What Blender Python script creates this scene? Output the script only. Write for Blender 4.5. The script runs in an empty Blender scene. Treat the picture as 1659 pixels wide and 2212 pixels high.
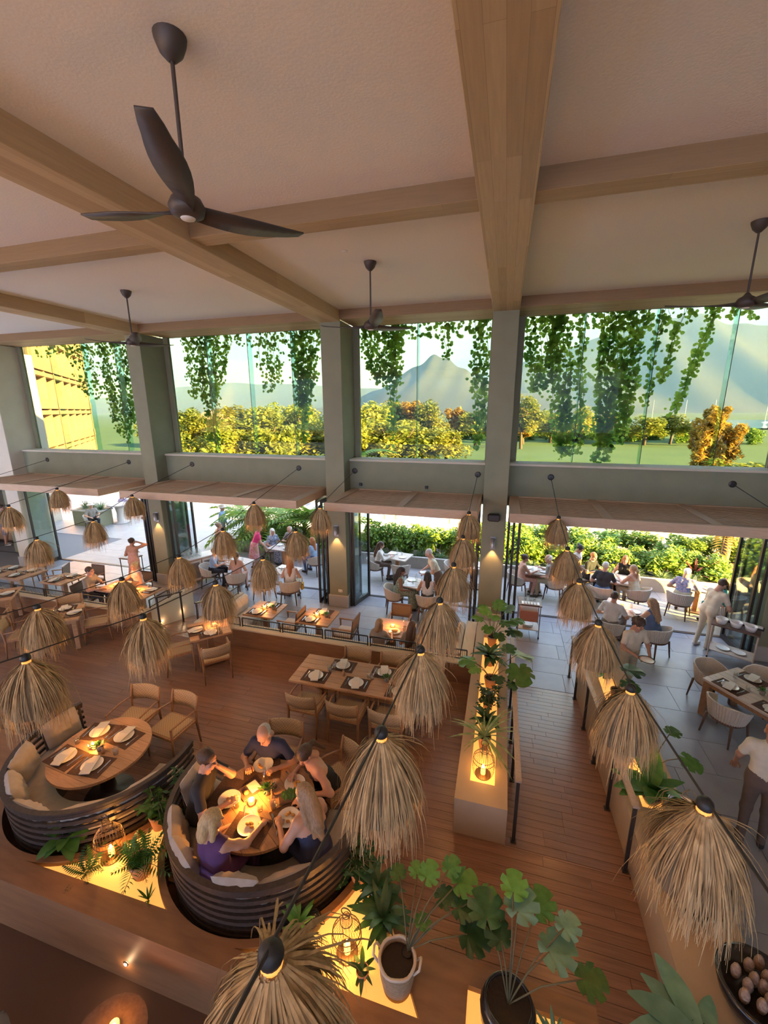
import bpy, bmesh, math, random
import numpy as np
from mathutils import Vector, Matrix
random.seed(7); RNG = np.random.default_rng(7)
SC = bpy.context.scene
COL = SC.collection
R = math.radians
H = 5.565            # eye height above the stone floor
# ---------------------------------------------------------------- camera
cam_d = bpy.data.cameras.new('camera'); cam = bpy.data.objects.new('camera', cam_d); COL.objects.link(cam)
_yaw, _pitch, _roll = R(15.887), R(-13.678), R(-0.269)
_f = Vector((-math.sin(_yaw)*math.cos(_pitch), math.cos(_yaw)*math.cos(_pitch), math.sin(_pitch)))
_r0 = Vector((math.cos(_yaw), math.sin(_yaw), 0)); _u0 = _r0.cross(_f)
_r = math.cos(_roll)*_r0 + math.sin(_roll)*_u0; _u = -math.sin(_roll)*_r0 + math.cos(_roll)*_u0
cam.matrix_world = Matrix(((_r.x, _u.x, -_f.x, 0), (_r.y, _u.y, -_f.y, 0), (_r.z, _u.z, -_f.z, H), (0, 0, 0, 1)))
cam_d.sensor_fit = 'HORIZONTAL'; cam_d.sensor_width = 36; cam_d.lens = 906.63*36/1659
cam_d.clip_start = .05; cam_d.clip_end = 6000
SC.camera = cam
# ---------------------------------------------------------------- exposure, render tuning
SC.view_settings.view_transform = 'Standard'; SC.view_settings.look = 'None'
SC.view_settings.exposure = 1.74; SC.view_settings.gamma = 1.0; SC.view_settings.use_curve_mapping = False
SC.cycles.max_bounces = 6; SC.cycles.diffuse_bounces = 4; SC.cycles.glossy_bounces = 3
SC.cycles.transmission_bounces = 4; SC.cycles.transparent_max_bounces = 24
SC.cycles.caustics_reflective = False; SC.cycles.caustics_refractive = False
SC.cycles.use_denoising = True; SC.cycles.use_adaptive_sampling = True; SC.cycles.adaptive_threshold = .1
SC.cycles.sample_clamp_indirect = 6
# ---------------------------------------------------------------- sky and sun
W = bpy.data.worlds.new('evening_sky'); SC.world = W; W.use_nodes = True
_n = W.node_tree.nodes; _l = W.node_tree.links; _n.clear()
_out = _n.new('ShaderNodeOutputWorld'); _bg = _n.new('ShaderNodeBackground')
_tc = _n.new('ShaderNodeTexCoord'); _map = _n.new('ShaderNodeMapping'); _map.inputs['Scale'].default_value = (1, 1, 3.2)
_noi = _n.new('ShaderNodeTexNoise'); _noi.inputs['Scale'].default_value = 2.6; _noi.inputs['Detail'].default_value = 6
_rmp = _n.new('ShaderNodeValToRGB'); _rmp.color_ramp.elements[0].position = .42; _rmp.color_ramp.elements[1].position = .68
_rmp.color_ramp.elements[0].color = (.40, .56, 1.0, 1); _rmp.color_ramp.elements[1].color = (.84, .90, 1.0, 1)
_l.new(_tc.outputs['Generated'], _map.inputs[0]); _l.new(_map.outputs[0], _noi.inputs['Vector'])
_l.new(_noi.outputs[0], _rmp.inputs[0]); _l.new(_rmp.outputs[0], _bg.inputs[0]); _l.new(_bg.outputs[0], _out.inputs[0])
_bg.inputs[1].default_value = 1.3
sun_d = bpy.data.lights.new('sun', 'SUN'); sun = bpy.data.objects.new('sun', sun_d); COL.objects.link(sun)
SUNDIR = Vector((.90, -.30, .25)).normalized()
sun.rotation_euler = SUNDIR.to_track_quat('Z', 'Y').to_euler()
sun_d.energy = 32.0; sun_d.angle = R(.6); sun_d.color = (1.0, .60, .17)

# ---------------------------------------------------------------- object helpers
def link(o, parent=None):
    COL.objects.link(o)
    if parent is not None: o.parent = parent
    return o
def tag(o, label=None, cat=None, group=None, kind=None):
    if label: o['label'] = label
    if cat: o['category'] = cat
    if group: o['group'] = group
    if kind: o['kind'] = kind
    return o
def thing(name, label, cat, loc=(0, 0, 0), rz=0, group=None):
    o = bpy.data.objects.new(name, None); COL.objects.link(o); o.empty_display_size = .1
    o.location = loc; o.rotation_euler = (0, 0, rz)
    return tag(o, label, cat, group)
def copy_tree(o, parent=None, loc=None, rz=None, label=None, group=None, scale=None):
    c = o.copy(); COL.objects.link(c)
    if parent is not None: c.parent = parent
    for ch in list(o.children): copy_tree(ch, c)
    if loc is not None: c.location = loc
    if rz is not None: c.rotation_euler = (0, 0, rz)
    if label: c['label'] = label
    if group: c['group'] = group
    if scale is not None: c.scale = (scale,)*3 if isinstance(scale, (int, float)) else scale
    return c
class MB:
    """collects geometry of ONE piece"""
    def __init__(s): s.v = []; s.f = []; s.m = []; s.cur = 0
    def raw(s, vs, fs, m=None):
        b = len(s.v); s.v += [tuple(p) for p in vs]
        for f in fs: s.f.append(tuple(i+b for i in f)); s.m.append(s.cur if m is None else m)
        return s
    def box(s, c, d, rz=0, bev=0, rx=0, ry=0):
        x, y, z = d[0]/2, d[1]/2, d[2]/2
        if bev <= 0:
            vs = [(sx*x, sy*y, sz*z) for sz in (-1, 1) for sy in (-1, 1) for sx in (-1, 1)]
            fs = [(0, 2, 3, 1), (4, 5, 7, 6), (0, 1, 5, 4), (2, 6, 7, 3), (0, 4, 6, 2), (1, 3, 7, 5)]
        else:
            b = min(bev, x*.98, y*.98, z*.98); vs = []; ix = {}
            for sx in (-1, 1):
                for sy in (-1, 1):
                    for sz in (-1, 1):
                        for a in range(3):
                            p = [sx*(x-b), sy*(y-b), sz*(z-b)]; p[a] += (sx, sy, sz)[a]*b
                            ix[(sx, sy, sz, a)] = len(vs); vs.append(tuple(p))
            fs = []
            for a in range(3):
                o = [i for i in range(3) if i != a]
                for sg in (-1, 1):
                    q = []
                    for (i, j) in ((-1, -1), (1, -1), (1, 1), (-1, 1)):
                        k = [0, 0, 0]; k[a] = sg; k[o[0]] = i; k[o[1]] = j; q.append(ix[(k[0], k[1], k[2], a)])
                    fs.append(tuple(q))
            for a in range(3):
                o = [i for i in range(3) if i != a]
                for i in (-1, 1):
                    for j in (-1, 1):
                        q = []
                        for sg, aa in ((-1, o[0]), (1, o[0]), (1, o[1]), (-1, o[1])):
                            k = [0, 0, 0]; k[a] = sg; k[o[0]] = i; k[o[1]] = j; q.append(ix[(k[0], k[1], k[2], aa)])
                        fs.append(tuple(q))
            for sx in (-1, 1):
                for sy in (-1, 1):
                    for sz in (-1, 1): fs.append(tuple(ix[(sx, sy, sz, a)] for a in range(3)))
        if rx or ry or rz:
            M = Matrix.Rotation(rz, 3, 'Z') @ Matrix.Rotation(ry, 3, 'Y') @ Matrix.Rotation(rx, 3, 'X')
            vs = [tuple(M @ Vector(p)) for p in vs]
        return s.raw([(p[0]+c[0], p[1]+c[1], p[2]+c[2]) for p in vs], fs)
    def bb(s, x0, x1, y0, y1, z0, z1, bev=0): return s.box(((x0+x1)/2, (y0+y1)/2, (z0+z1)/2), (x1-x0, y1-y0, z1-z0), bev=bev)
    def tube(s, pts, r, n=8, cap=True, closed=False, flat=1.0):
        P = [Vector(p) for p in pts]; k = len(P); rs = r if isinstance(r, (list, tuple)) else [r]*k
        vs = []; up = None
        for i in range(k):
            if closed: t = P[(i+1) % k]-P[i-1]
            else: t = P[min(i+1, k-1)]-P[max(i-1, 0)]
            t = t.normalized() if t.length > 1e-9 else Vector((0, 0, 1))
            if up is None:
                up = Vector((0, 0, 1)) if abs(t.z) < .9 else Vector((1, 0, 0))
            a = up - t*up.dot(t); a = a.normalized() if a.length > 1e-6 else t.orthogonal().normalized()
            b = t.cross(a); up = a
            for j in range(n):
                th = 2*math.pi*j/n
                vs.append(P[i]+a*(rs[i]*math.cos(th)*flat)+b*(rs[i]*math.sin(th)))
        fs = []
        for i in range(k if closed else k-1):
            for j in range(n):
                fs.append((i*n+j, i*n+(j+1) % n, ((i+1) % k)*n+(j+1) % n, ((i+1) % k)*n+j))
        if cap and not closed:
            fs.append(tuple(range(n))[::-1]); fs.append(tuple((k-1)*n+j for j in range(n)))
        return s.raw(vs, fs)
    def lathe(s, prof, n=20, c=(0, 0, 0), a0=0, a1=None, sx=1, sy=1):
        full = a1 is None; A = 2*math.pi if full else a1-a0; m = n if full else n+1; vs = []; k = len(prof)
        for (r, z) in prof:
            for j in range(m):
                th = a0+A*j/n; vs.append((c[0]+sx*r*math.cos(th), c[1]+sy*r*math.sin(th), c[2]+z))
        fs = []
        for i in range(k-1):
            for j in range(n):
                j2 = (j+1) % n if full else j+1
                fs.append((i*m+j, i*m+j2, (i+1)*m+j2, (i+1)*m+j))
        return s.raw(vs, fs)
    def prism(s, pts, z0, z1):
        n = len(pts); vs = [(p[0], p[1], z0) for p in pts]+[(p[0], p[1], z1) for p in pts]
        fs = [tuple(range(n))[::-1], tuple(range(n, 2*n))]+[(i, (i+1) % n, n+(i+1) % n, n+i) for i in range(n)]
        return s.raw(vs, fs)
    def ball(s, c, r, n=12, k=8, rr=None):
        rr = rr or (r, r, r); vs = []; fs = []
        for i in range(k+1):
            ph = math.pi*i/k
            for j in range(n):
                th = 2*math.pi*j/n
                vs.append((c[0]+rr[0]*math.sin(ph)*math.cos(th), c[1]+rr[1]*math.sin(ph)*math.sin(th), c[2]+rr[2]*math.cos(ph)))
        for i in range(k):
            for j in range(n): fs.append((i*n+j, (i+1)*n+j, (i+1)*n+(j+1) % n, i*n+(j+1) % n))
        return s.raw(vs, fs)
    def mesh(s, name, mats, smooth=False):
        me = bpy.data.meshes.new(name); me.from_pydata(s.v, [], s.f)
        for m in (mats if isinstance(mats, (list, tuple)) else [mats]): me.materials.append(m)
        if len(me.materials) > 1: me.polygons.foreach_set('material_index', s.m[:len(me.polygons)])
        if smooth: me.polygons.foreach_set('use_smooth', [True]*len(me.polygons))
        me.update(); return me
    def build(s, name, mats, parent=None, smooth=False, loc=None, rz=0):
        o = bpy.data.objects.new(name, s.mesh(name, mats, smooth)); link(o, parent)
        if loc is not None: o.location = loc
        if rz: o.rotation_euler = (0, 0, rz)
        return o
def ob(name, me, parent=None, loc=None, rz=0, rot=None, scale=None):
    o = bpy.data.objects.new(name, me); link(o, parent)
    if loc is not None: o.location = loc
    if rot is not None: o.rotation_euler = rot
    elif rz: o.rotation_euler = (0, 0, rz)
    if scale is not None: o.scale = scale if isinstance(scale, (tuple, list)) else (scale,)*3
    return o
def struct(name, mb, mats, parent=None, label=None, smooth=False):
    o = mb.build(name, mats, parent, smooth)
    if parent is None: tag(o, label, None, None, 'structure')
    return o
def rotz(p, a, c=(0, 0)): 
    ca, sa = math.cos(a), math.sin(a); return (c[0]+p[0]*ca-p[1]*sa, c[1]+p[0]*sa+p[1]*ca)

# ---------------------------------------------------------------- materials
MATS = {}
def rgb(c): return (c[0], c[1], c[2], 1)
def mat(name, col, rough=.6, metal=0., col2=None, scale=6., stretch=(1, 1, 1), bump=0., spec=.5, emit=None, es=0., vary=0., detail=4, coat=0., lo=.35, hi=.65, transl=0., alpha=1.):
    m = bpy.data.materials.new(name); m.use_nodes = True; MATS[name] = m
    nt = m.node_tree; N = nt.nodes; L = nt.links; b = N['Principled BSDF']; out = N['Material Output']
    b.inputs['Roughness'].default_value = rough; b.inputs['Metallic'].default_value = metal
    b.inputs['Specular IOR Level'].default_value = spec; b.inputs['Base Color'].default_value = rgb(col)
    b.inputs['Coat Weight'].default_value = coat; b.inputs['Alpha'].default_value = alpha
    csock = None
    if col2 is not None or bump:
        tc = N.new('ShaderNodeTexCoord'); mp = N.new('ShaderNodeMapping'); mp.inputs['Scale'].default_value = stretch
        no = N.new('ShaderNodeTexNoise'); no.inputs['Scale'].default_value = scale; no.inputs['Detail'].default_value = detail
        L.new(tc.outputs['Object'], mp.inputs[0]); L.new(mp.outputs[0], no.inputs['Vector'])
        if col2 is not None:
            rp = N.new('ShaderNodeValToRGB'); rp.color_ramp.elements[0].position = lo; rp.color_ramp.elements[1].position = hi
            rp.color_ramp.elements[0].color = rgb(col); rp.color_ramp.elements[1].color = rgb(col2)
            L.new(no.outputs[0], rp.inputs[0]); csock = rp.outputs[0]
        if bump:
            bu = N.new('ShaderNodeBump'); bu.inputs['Strength'].default_value = bump; bu.inputs['Distance'].default_value = .02
            L.new(no.outputs[0], bu.inputs['Height']); L.new(bu.outputs[0], b.inputs['Normal'])
    if vary:
        oi = N.new('ShaderNodeObjectInfo'); mr = N.new('ShaderNodeMapRange')
        mr.inputs[3].default_value = 1-vary; mr.inputs[4].default_value = 1+vary; L.new(oi.outputs['Random'], mr.inputs[0])
        hs = N.new('ShaderNodeHueSaturation'); L.new(mr.outputs[0], hs.inputs['Value'])
        if csock: L.new(csock, hs.inputs['Color'])
        else: hs.inputs['Color'].default_value = rgb(col)
        csock = hs.outputs[0]
    if csock: L.new(csock, b.inputs['Base Color'])
    if emit is not None:
        b.inputs['Emission Color'].default_value = rgb(emit); b.inputs['Emission Strength'].default_value = es
    if transl:
        tr = N.new('ShaderNodeBsdfTranslucent'); mx = N.new('ShaderNodeMixShader'); mx.inputs[0].default_value = transl
        tr.inputs[0].default_value = rgb(col2 or col)
        if csock: L.new(csock, tr.inputs[0])
        L.new(b.outputs[0], mx.inputs[1]); L.new(tr.outputs[0], mx.inputs[2]); L.new(mx.outputs[0], out.inputs[0])
    return m
def glass(name, tint, gl=.07, rough=.02):
    m = bpy.data.materials.new(name); m.use_nodes = True; MATS[name] = m; N = m.node_tree.nodes; L = m.node_tree.links
    N.remove(N['Principled BSDF']); out = N['Material Output']
    t = N.new('ShaderNodeBsdfTransparent'); t.inputs[0].default_value = rgb(tint)
    g = N.new('ShaderNodeBsdfGlossy'); g.inputs['Roughness'].default_value = rough
    mx = N.new('ShaderNodeMixShader'); lw = N.new('ShaderNodeLayerWeight'); lw.inputs[0].default_value = .12
    mu = N.new('ShaderNodeMath'); mu.operation = 'MULTIPLY_ADD'; mu.inputs[1].default_value = .22; mu.inputs[2].default_value = gl
    L.new(lw.outputs['Fresnel'], mu.inputs[0]); L.new(mu.outputs[0], mx.inputs[0])
    L.new(t.outputs[0], mx.inputs[1]); L.new(g.outputs[0], mx.inputs[2]); L.new(mx.outputs[0], out.inputs[0])
    return m
def boards(name, c1, c2, rot=0., bw=2.2, bh=.13, rough=.6, off=.37):
    m = mat(name, c1, rough); nt = m.node_tree; N = nt.nodes; L = nt.links; b = N['Principled BSDF']
    tc = N.new('ShaderNodeTexCoord'); mp = N.new('ShaderNodeMapping'); mp.inputs['Rotation'].default_value = (0, 0, rot)
    br = N.new('ShaderNodeTexBrick'); br.inputs['Scale'].default_value = 1; br.inputs['Brick Width'].default_value = bw; br.inputs['Row Height'].default_value = bh
    br.inputs['Mortar Size'].default_value = .0015; br.offset = off; br.inputs['Color1'].default_value = rgb(c1); br.inputs['Color2'].default_value = rgb(c2)
    br.inputs['Mortar'].default_value = rgb([x*.7 for x in c1]); br.inputs['Bias'].default_value = 0
    mp2 = N.new('ShaderNodeMapping'); mp2.inputs['Scale'].default_value = (1.2, 22, 22); no = N.new('ShaderNodeTexNoise'); no.inputs['Scale'].default_value = 2; no.inputs['Detail'].default_value = 4
    mr = N.new('ShaderNodeMapRange'); mr.inputs[3].default_value = .82; mr.inputs[4].default_value = 1.18; hs = N.new('ShaderNodeHueSaturation')
    L.new(tc.outputs['Object'], mp.inputs[0]); L.new(mp.outputs[0], br.inputs[0]); L.new(mp.outputs[0], mp2.inputs[0]); L.new(mp2.outputs[0], no.inputs[0])
    L.new(no.outputs[0], mr.inputs[0]); L.new(mr.outputs[0], hs.inputs['Value']); L.new(br.outputs[0], hs.inputs['Color']); L.new(hs.outputs[0], b.inputs['Base Color'])
    return m
def weave(name, c1, c2, fx=34., rough=.85):
    """corded weave: two crossed waves as fine relief"""
    m = mat(name, c1, rough); N = m.node_tree.nodes; L = m.node_tree.links; b = N['Principled BSDF']
    tc = N.new('ShaderNodeTexCoord'); ch = N.new('ShaderNodeTexChecker'); ch.inputs['Scale'].default_value = fx
    ch.inputs[1].default_value = rgb(c1); ch.inputs[2].default_value = rgb(c2)
    bu = N.new('ShaderNodeBump'); bu.inputs['Strength'].default_value = .5; bu.inputs['Distance'].default_value = .006
    L.new(tc.outputs['Object'], ch.inputs[0]); L.new(ch.outputs[0], b.inputs['Base Color']); L.new(ch.outputs[1], bu.inputs['Height']); L.new(bu.outputs[0], b.inputs['Normal'])
    return m
mat('plaster', (.58, .52, .41), .85, col2=(.55, .49, .385), scale=3, bump=.08)
mat('pilaster', (.235, .235, .155), .8, col2=(.215, .215, .14), scale=2.5, bump=.06)
mat('ceiling_paint', (.82, .725, .63), .9, col2=(.79, .695, .60), scale=40, bump=.1)
boards('beam_y', (.43, .285, .15), (.54, .375, .21), R(90))
boards('beam_x', (.36, .225, .11), (.46, .30, .155), 0)
mat('canopy_wood', (.47, .325, .215), .65, col2=(.39, .265, .17), scale=5, stretch=(1, 14, 14), vary=.06)
mat('canopy_frame', (.52, .37, .25), .6, col2=(.46, .325, .215), scale=4, stretch=(1, 10, 10))
mat('stone', (.235, .245, .285), .32, col2=(.275, .285, .325), scale=2.4, bump=.04, vary=.06)
mat('grout', (.17, .175, .19), .9)
mat('deck', (.165, .086, .055), .29, col2=(.225, .122, .082), scale=3.0, stretch=(.7, 20, 8), vary=.08, spec=.5)
mat('ramp_deck', (.34, .22, .17), .33, col2=(.44, .31, .25), scale=3.0, stretch=(.7, 20, 8), vary=.12)
mat('deck_under', (.10, .05, .03), .8)
mat('brown_panel', (.27, .135, .062), .5, col2=(.215, .105, .048), scale=2.5, stretch=(1, 6, 6))
mat('planter_clay', (.42, .31, .21), .6, col2=(.38, .28, .185), scale=2.0, bump=.03)
mat('bronze', (.035, .03, .028), .42, metal=.3)
mat('rail_wood', (.30, .21, .16), .5, col2=(.36, .26, .2), scale=4, stretch=(8, 8, 8))
mat('fan_dark', (.055, .04, .035), .5)
mat('black', (.015, .015, .016), .5)
mat('white_plate', (.80, .80, .78), .25)
mat('napkin', (.62, .59, .54), .9, bump=.1, scale=40)
mat('placemat', (.085, .05, .038), .9, col2=(.12, .075, .055), scale=60, spec=.15)
mat('cutlery', (.6, .6, .6), .25, metal=1.)
mat('table_wood', (.45, .27, .15), .5, col2=(.35, .195, .10), scale=5, stretch=(1.2, 16, 8), vary=.1)
mat('table_wood_y', (.45, .27, .15), .5, col2=(.35, .195, .10), scale=5, stretch=(16, 1.2, 8), vary=.1)
mat('pale_table', (.55, .47, .41), .45, col2=(.5, .42, .36), scale=4, stretch=(1.2, 12, 8), vary=.06)
mat('chair_wood', (.36, .20, .11), .5, col2=(.28, .15, .075), scale=6, stretch=(6, 6, 2))
mat('dark_wood', (.10, .055, .04), .5, col2=(.14, .08, .055), scale=6, stretch=(6, 6, 2))
mat('bench_wood', (.035, .025, .021), .45, col2=(.06, .044, .037), scale=5, stretch=(5, 5, 12))
weave('rope', (.46, .34, .21), (.34, .24, .14), 46)
weave('cane', (.22, .17, .13), (.13, .10, .08), 70)
mat('wicker', (.60, .56, .50), .8, col2=(.54, .50, .44), scale=30, bump=.15)
mat('wicker_inner', (.46, .38, .28), .85, col2=(.4, .32, .23), scale=30, bump=.15)
mat('cushion', (.40, .345, .30), .95, col2=(.36, .31, .265), scale=12, bump=.15)
mat('white_cushion', (.62, .57, .52), .95, col2=(.58, .53, .48), scale=10, bump=.1)
mat('straw', (.62, .44, .22), .85, col2=(.34, .225, .105), scale=26, stretch=(1, 1, .25), vary=.05, lo=.3, hi=.7)
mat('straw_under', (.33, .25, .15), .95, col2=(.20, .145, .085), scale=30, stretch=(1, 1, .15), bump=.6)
mat('cable', (.03, .025, .022), .6)
mat('bulb', (1, .45, .12), .4, emit=(1, .36, .06), es=.36)
mat('flame', (1, .6, .2), .4, emit=(1, .55, .14), es=14.)
mat('lit_acrylic', (.9, .6, .25), .4, emit=(1, .42, .085), es=.30)
mat('candle_glow', (1, .5, .15), .3, emit=(1, .36, .05), es=2.)
mat('led', (1, .9, .7), .3, emit=(1, .8, .5), es=25.)
mat('basket', (.34, .24, .15), .9, col2=(.25, .17, .10), scale=30, stretch=(1, 1, 3), bump=.4)
mat('basket_rope', (.55, .46, .36), .9, bump=.3, scale=60)
mat('soil', (.03, .022, .017), .95, bump=.5, scale=30)
mat('dark_pot', (.02, .018, .018), .18, spec=.6)
mat('stone_pot', (.24, .20, .17), .8, bump=.2, scale=15, col2=(.3, .26, .22))
mat('terracotta', (.42, .22, .12), .8, bump=.1, scale=10)
mat('wire', (.16, .10, .06), .4, metal=.6)
mat('leaf_dark', (.022, .075, .028), .38, col2=(.04, .12, .04), scale=9, vary=.25, transl=.2)
mat('leaf_mid', (.045, .15, .03), .45, col2=(.08, .22, .045), scale=9, vary=.25, transl=.3)
mat('leaf_fresh', (.10, .28, .05), .45, col2=(.15, .36, .07), scale=9, vary=.15, transl=.35)
mat('leaf_blue', (.10, .23, .17), .4, col2=(.17, .33, .24), scale=6, vary=.15, transl=.2)
mat('leaf_variegated', (.35, .42, .22), .5, col2=(.12, .26, .08), scale=14, transl=.3)
mat('stem', (.12, .10, .045), .7)
mat('vine_leaf', (.10, .26, .035), .5, col2=(.36, .52, .07), scale=2.2, vary=.12, transl=.62)
mat('tree_leaf', (.17, .24, .03), .7, col2=(.42, .40, .05), scale=.6, vary=.25, transl=.35)
mat('tree_leaf_b', (.42, .28, .04), .7, col2=(.55, .36, .05), scale=.6, vary=.2, transl=.35)
mat('hedge_leaf', (.08, .20, .03), .55, col2=(.26, .38, .05), scale=4, vary=.2, transl=.35)
mat('grass_leaf', (.10, .19, .08), .55, col2=(.19, .28, .14), scale=6, vary=.2, transl=.3)
mat('bark', (.14, .10, .07), .9, bump=.5, scale=12)
mat('field', (.05, .115, .03), .9, col2=(.07, .14, .035), scale=.12, bump=.1)
mat('mountain', (.022, .040, .036), .95, col2=(.034, .056, .046), scale=.008, detail=8)
mat('concrete', (.42, .40, .37), .8, col2=(.38, .36, .33), scale=2, bump=.05)
mat('white_deck', (.62, .60, .57), .7, col2=(.58, .56, .53), scale=.6)
mat('water', (.10, .28, .36), .08, bump=.15, scale=3)
mat('facade', (.40, .27, .13), .8, col2=(.36, .24, .11), scale=1)
mat('facade_dark', (.16, .13, .11), .3)
mat('roof', (.40, .26, .16), .8)
mat('chrome', (.6, .6, .62), .2, metal=1)
mat('metal_grey', (.34, .34, .35), .4, metal=.7)
mat('sign_red', (.42, .16, .10), .6); mat('sign_text', (.75, .62, .5), .7)
mat('outlet', (.75, .72, .68), .5)
mat('amber_glass', (.7, .3, .08), .2, emit=(1, .4, .08), es=.8)
mat('food', (.65, .38, .10), .7, col2=(.4, .2, .06), scale=40, bump=.4)
mat('paper', (.78, .78, .76), .8)
glass('window_glass', (.56, .61, .62), .008); glass('fin_glass', (.74, .92, .91), .05); glass('tumbler', (.93, .95, .95), .12); glass('door_glass', (.80, .88, .9), .08)
M = MATS
def plight(name, parent, loc, energy, color=(1, .55, .2), radius=.05, spot=None, blend=.6):
    d = bpy.data.lights.new(name, 'SPOT' if spot else 'POINT'); d.energy = energy; d.color = color; d.shadow_soft_size = radius
    if spot: d.spot_size = spot; d.spot_blend = blend
    o = bpy.data.objects.new(name, d); link(o, parent); o.location = loc; return o
# ================================================================ building shell
CEIL, BB, L0 = 7.95, 7.69, .40     # ceiling, beam underside, timber floor level
PIL = [(-17.0, -16.4), (-10.75, -10.25), (-4.62, -4.08), (-.42, .155), (5.75, 6.3)]
b = MB().bb(-22.2, 7.2, -9, 12.3, CEIL, CEIL+.3); ceil = struct('ceiling', b, M['ceiling_paint'], label='pale plaster ceiling of the tall dining hall')
for i, (x0, x1) in enumerate([(-10.75, -10.2), (-4.66, -4.08), (-.42, .157), (5.75, 6.3)]):
    o = struct('trim_%d' % (i+1), MB().bb(x0, x1, -9, 10.46, BB, CEIL+.01, .006), M['beam_y'], label='long ceiling beam of pale laminated timber')
_xs = [-22, -10.75, -10.2, -4.66, -4.08, -.42, .157, 5.75, 6.3, 7]
k = 5
for (ya, yb, zb) in ((5.2, 5.5, 7.735), (10.4, 11.5, 7.73)):
    for j in range(0, 10, 2):
        struct('trim_%d' % k, MB().bb(_xs[j], _xs[j+1], ya, yb, zb, CEIL+.01, .004), M['beam_x'], label='cross beam of pale laminated timber'); k += 1
for i, (x0, x1) in enumerate(PIL):
    b = MB().bb(x0, x1, 10.45, 11.5, .35, BB+.03, .008)
    o = struct('wall_pillar_%d' % (i+1), b, M['pilaster' if i else 'plaster'], label='grey green pillar between the windows')
    MB().bb(x0-.03, x1+.03, 10.41, 11.5, 0, .36, .01).build('plinth_block', M['concrete'], o)
for i in range(4):                                             # parapets under the high windows, lintels over the doors
    x0, x1 = PIL[i][1], PIL[i+1][0]
    o = struct('wall_parapet_%d' % (i+1), MB().bb(x0, x1, 10.9, 11.5, 3.18, 4.2), M['pilaster'], label='grey green parapet below a high window')
    MB().bb(x0, x1, 10.86, 11.5, 4.2, 4.255, .006).build('sill', M['plaster'], o)
    struct('trim_%d' % k, MB().bb(x0, x1, 11.36, 11.46, -.01, .012), M['bronze'], label='dark sliding door track set in the floor'); k += 1
b = MB().bb(-22.2, -17.0, 10.9, 11.5, 3.18, BB+.1).bb(-18.2, -17.0, 11.3, 11.5, 0, 3.2).bb(-22.2, -20.9, 11.3, 11.5, 0, 3.2)
struct('wall_front', b, M['plaster'], label='cream plaster wall left of the windows')
struct('wall_left', MB().bb(-22.4, -22.2, -9, 16, 0, 8.2), M['plaster'], label='cream plaster side wall of the hall')
struct('wall_right', MB().bb(7.0, 7.2, -9, 11.5, -.4, 8.2), M['plaster'], label='cream plaster wall on the far right')
struct('wall_pier', MB().bb(6.3, 7.0, 10.6, 11.5, 0, 8.0), M['pilaster'], label='grey green wall right of the last window')
# side room behind the left opening
o = struct('wall_room', MB().bb(-27, -20.9, 14.4, 14.6, 0, 3.3).prism([(-17.0, 11.5), (-20.9, 14.6), (-21.1, 14.4), (-17.3, 11.5)], 0, 3.3).prism([(-17.0, 11.5), (-20.9, 14.6), (-27, 14.6), (-27, 11.5)], 3.2, 3.35), M['plaster'], label='cream walls of the small reception room')
struct('wall_reveal', MB().bb(-18.9, -18.15, 11.52, 11.75, 0, 3.0), M['pilaster'], label='grey door reveal beside the reception opening')
t = thing('reception_counter', 'low timber reception counter seen through the left opening', 'counter', (-20.7, 12.7, 0))
MB().bb(-1.1, 1.1, -.3, .3, .12, 1.0).build('front_panel', M['canopy_wood'], t); MB().bb(-1.15, 1.15, -.35, .35, 1.0, 1.05, .005).build('counter_top', M['dark_wood'], t)
MB().bb(-1.08, 1.08, -.24, .24, 0, .12).build('plinth', M['dark_wood'], t)
# ---------------------------------------------------------------- stone floor with tiles
fl = struct('floor', MB().bb(-22.2, -.33, 7.47, 11.5, -.3, -.012).bb(.3, 1.68, 8.08, 11.5, -.3, -.012).bb(2.32, 7, -9, 11.5, -.3, -.012).bb(-.33, .3, 8.9, 11.5, -.3, -.012).bb(1.68, 2.32, 8.3, 11.5, -.3, -.012), M['grout'], label='dark stone floor of large tiles beside the windows')
tiles = []
def tile_region(x0, x1, y0, y1, parent, tx=1.2, ty=.6, skip=None, m='stone', name='tile', zt=0.0, cap=290):
    me_cache = {}
    nx = math.ceil((x1-x0)/tx); ny = math.ceil((y1-y0)/ty)
    for j in range(ny):
        for i in range(-1, nx):
            a0 = max(x0, x0+i*tx+(j % 2)*tx*.5); a1 = min(x1, x0+(i+1)*tx+(j % 2)*tx*.5); c0 = y0+j*ty; c1 = min(y1, c0+ty)
            if a1-a0 < .05 or c1-c0 < .05: continue
            if skip and skip((a0+a1)/2, (c0+c1)/2): continue
            key = (round(a1-a0, 3), round(c1-c0, 3))
            if key not in me_cache: me_cache[key] = MB().box((0, 0, -.012), (a1-a0-.006, c1-c0-.006, .024), bev=.002).mesh(name, M[m])
            ob(name, me_cache[key], parent, ((a0+a1)/2, (c0+c1)/2, zt))
tile_region(-15.6, -.33, 7.48, 11.36, fl, 1.2, .65, skip=lambda x, y: -8.05 < x < -6.6 and y < 8.85)
tile_region(.3, 1.68, 8.09, 11.36, fl); tile_region(1.68, 2.32, 8.3, 11.36, fl, 1.2)
tile_region(2.32, 6.98, 3.6, 11.36, fl, 1.2, .75)
tf = struct('terrace', MB().bb(-32, 9, 11.46, 14.1, -.3, -.012).bb(-32, -11.2, 14.1, 34, -.3, -.012), M['grout'], label='pale stone terrace floor outside the open doors')
mat('stone_out', (.30, .30, .305), .5, col2=(.35, .345, .34), scale=2.0, bump=.05, vary=.05)
tile_region(-16.2, 8.0, 11.46, 14.1, tf, 1.2, .66, m='stone_out')
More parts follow.
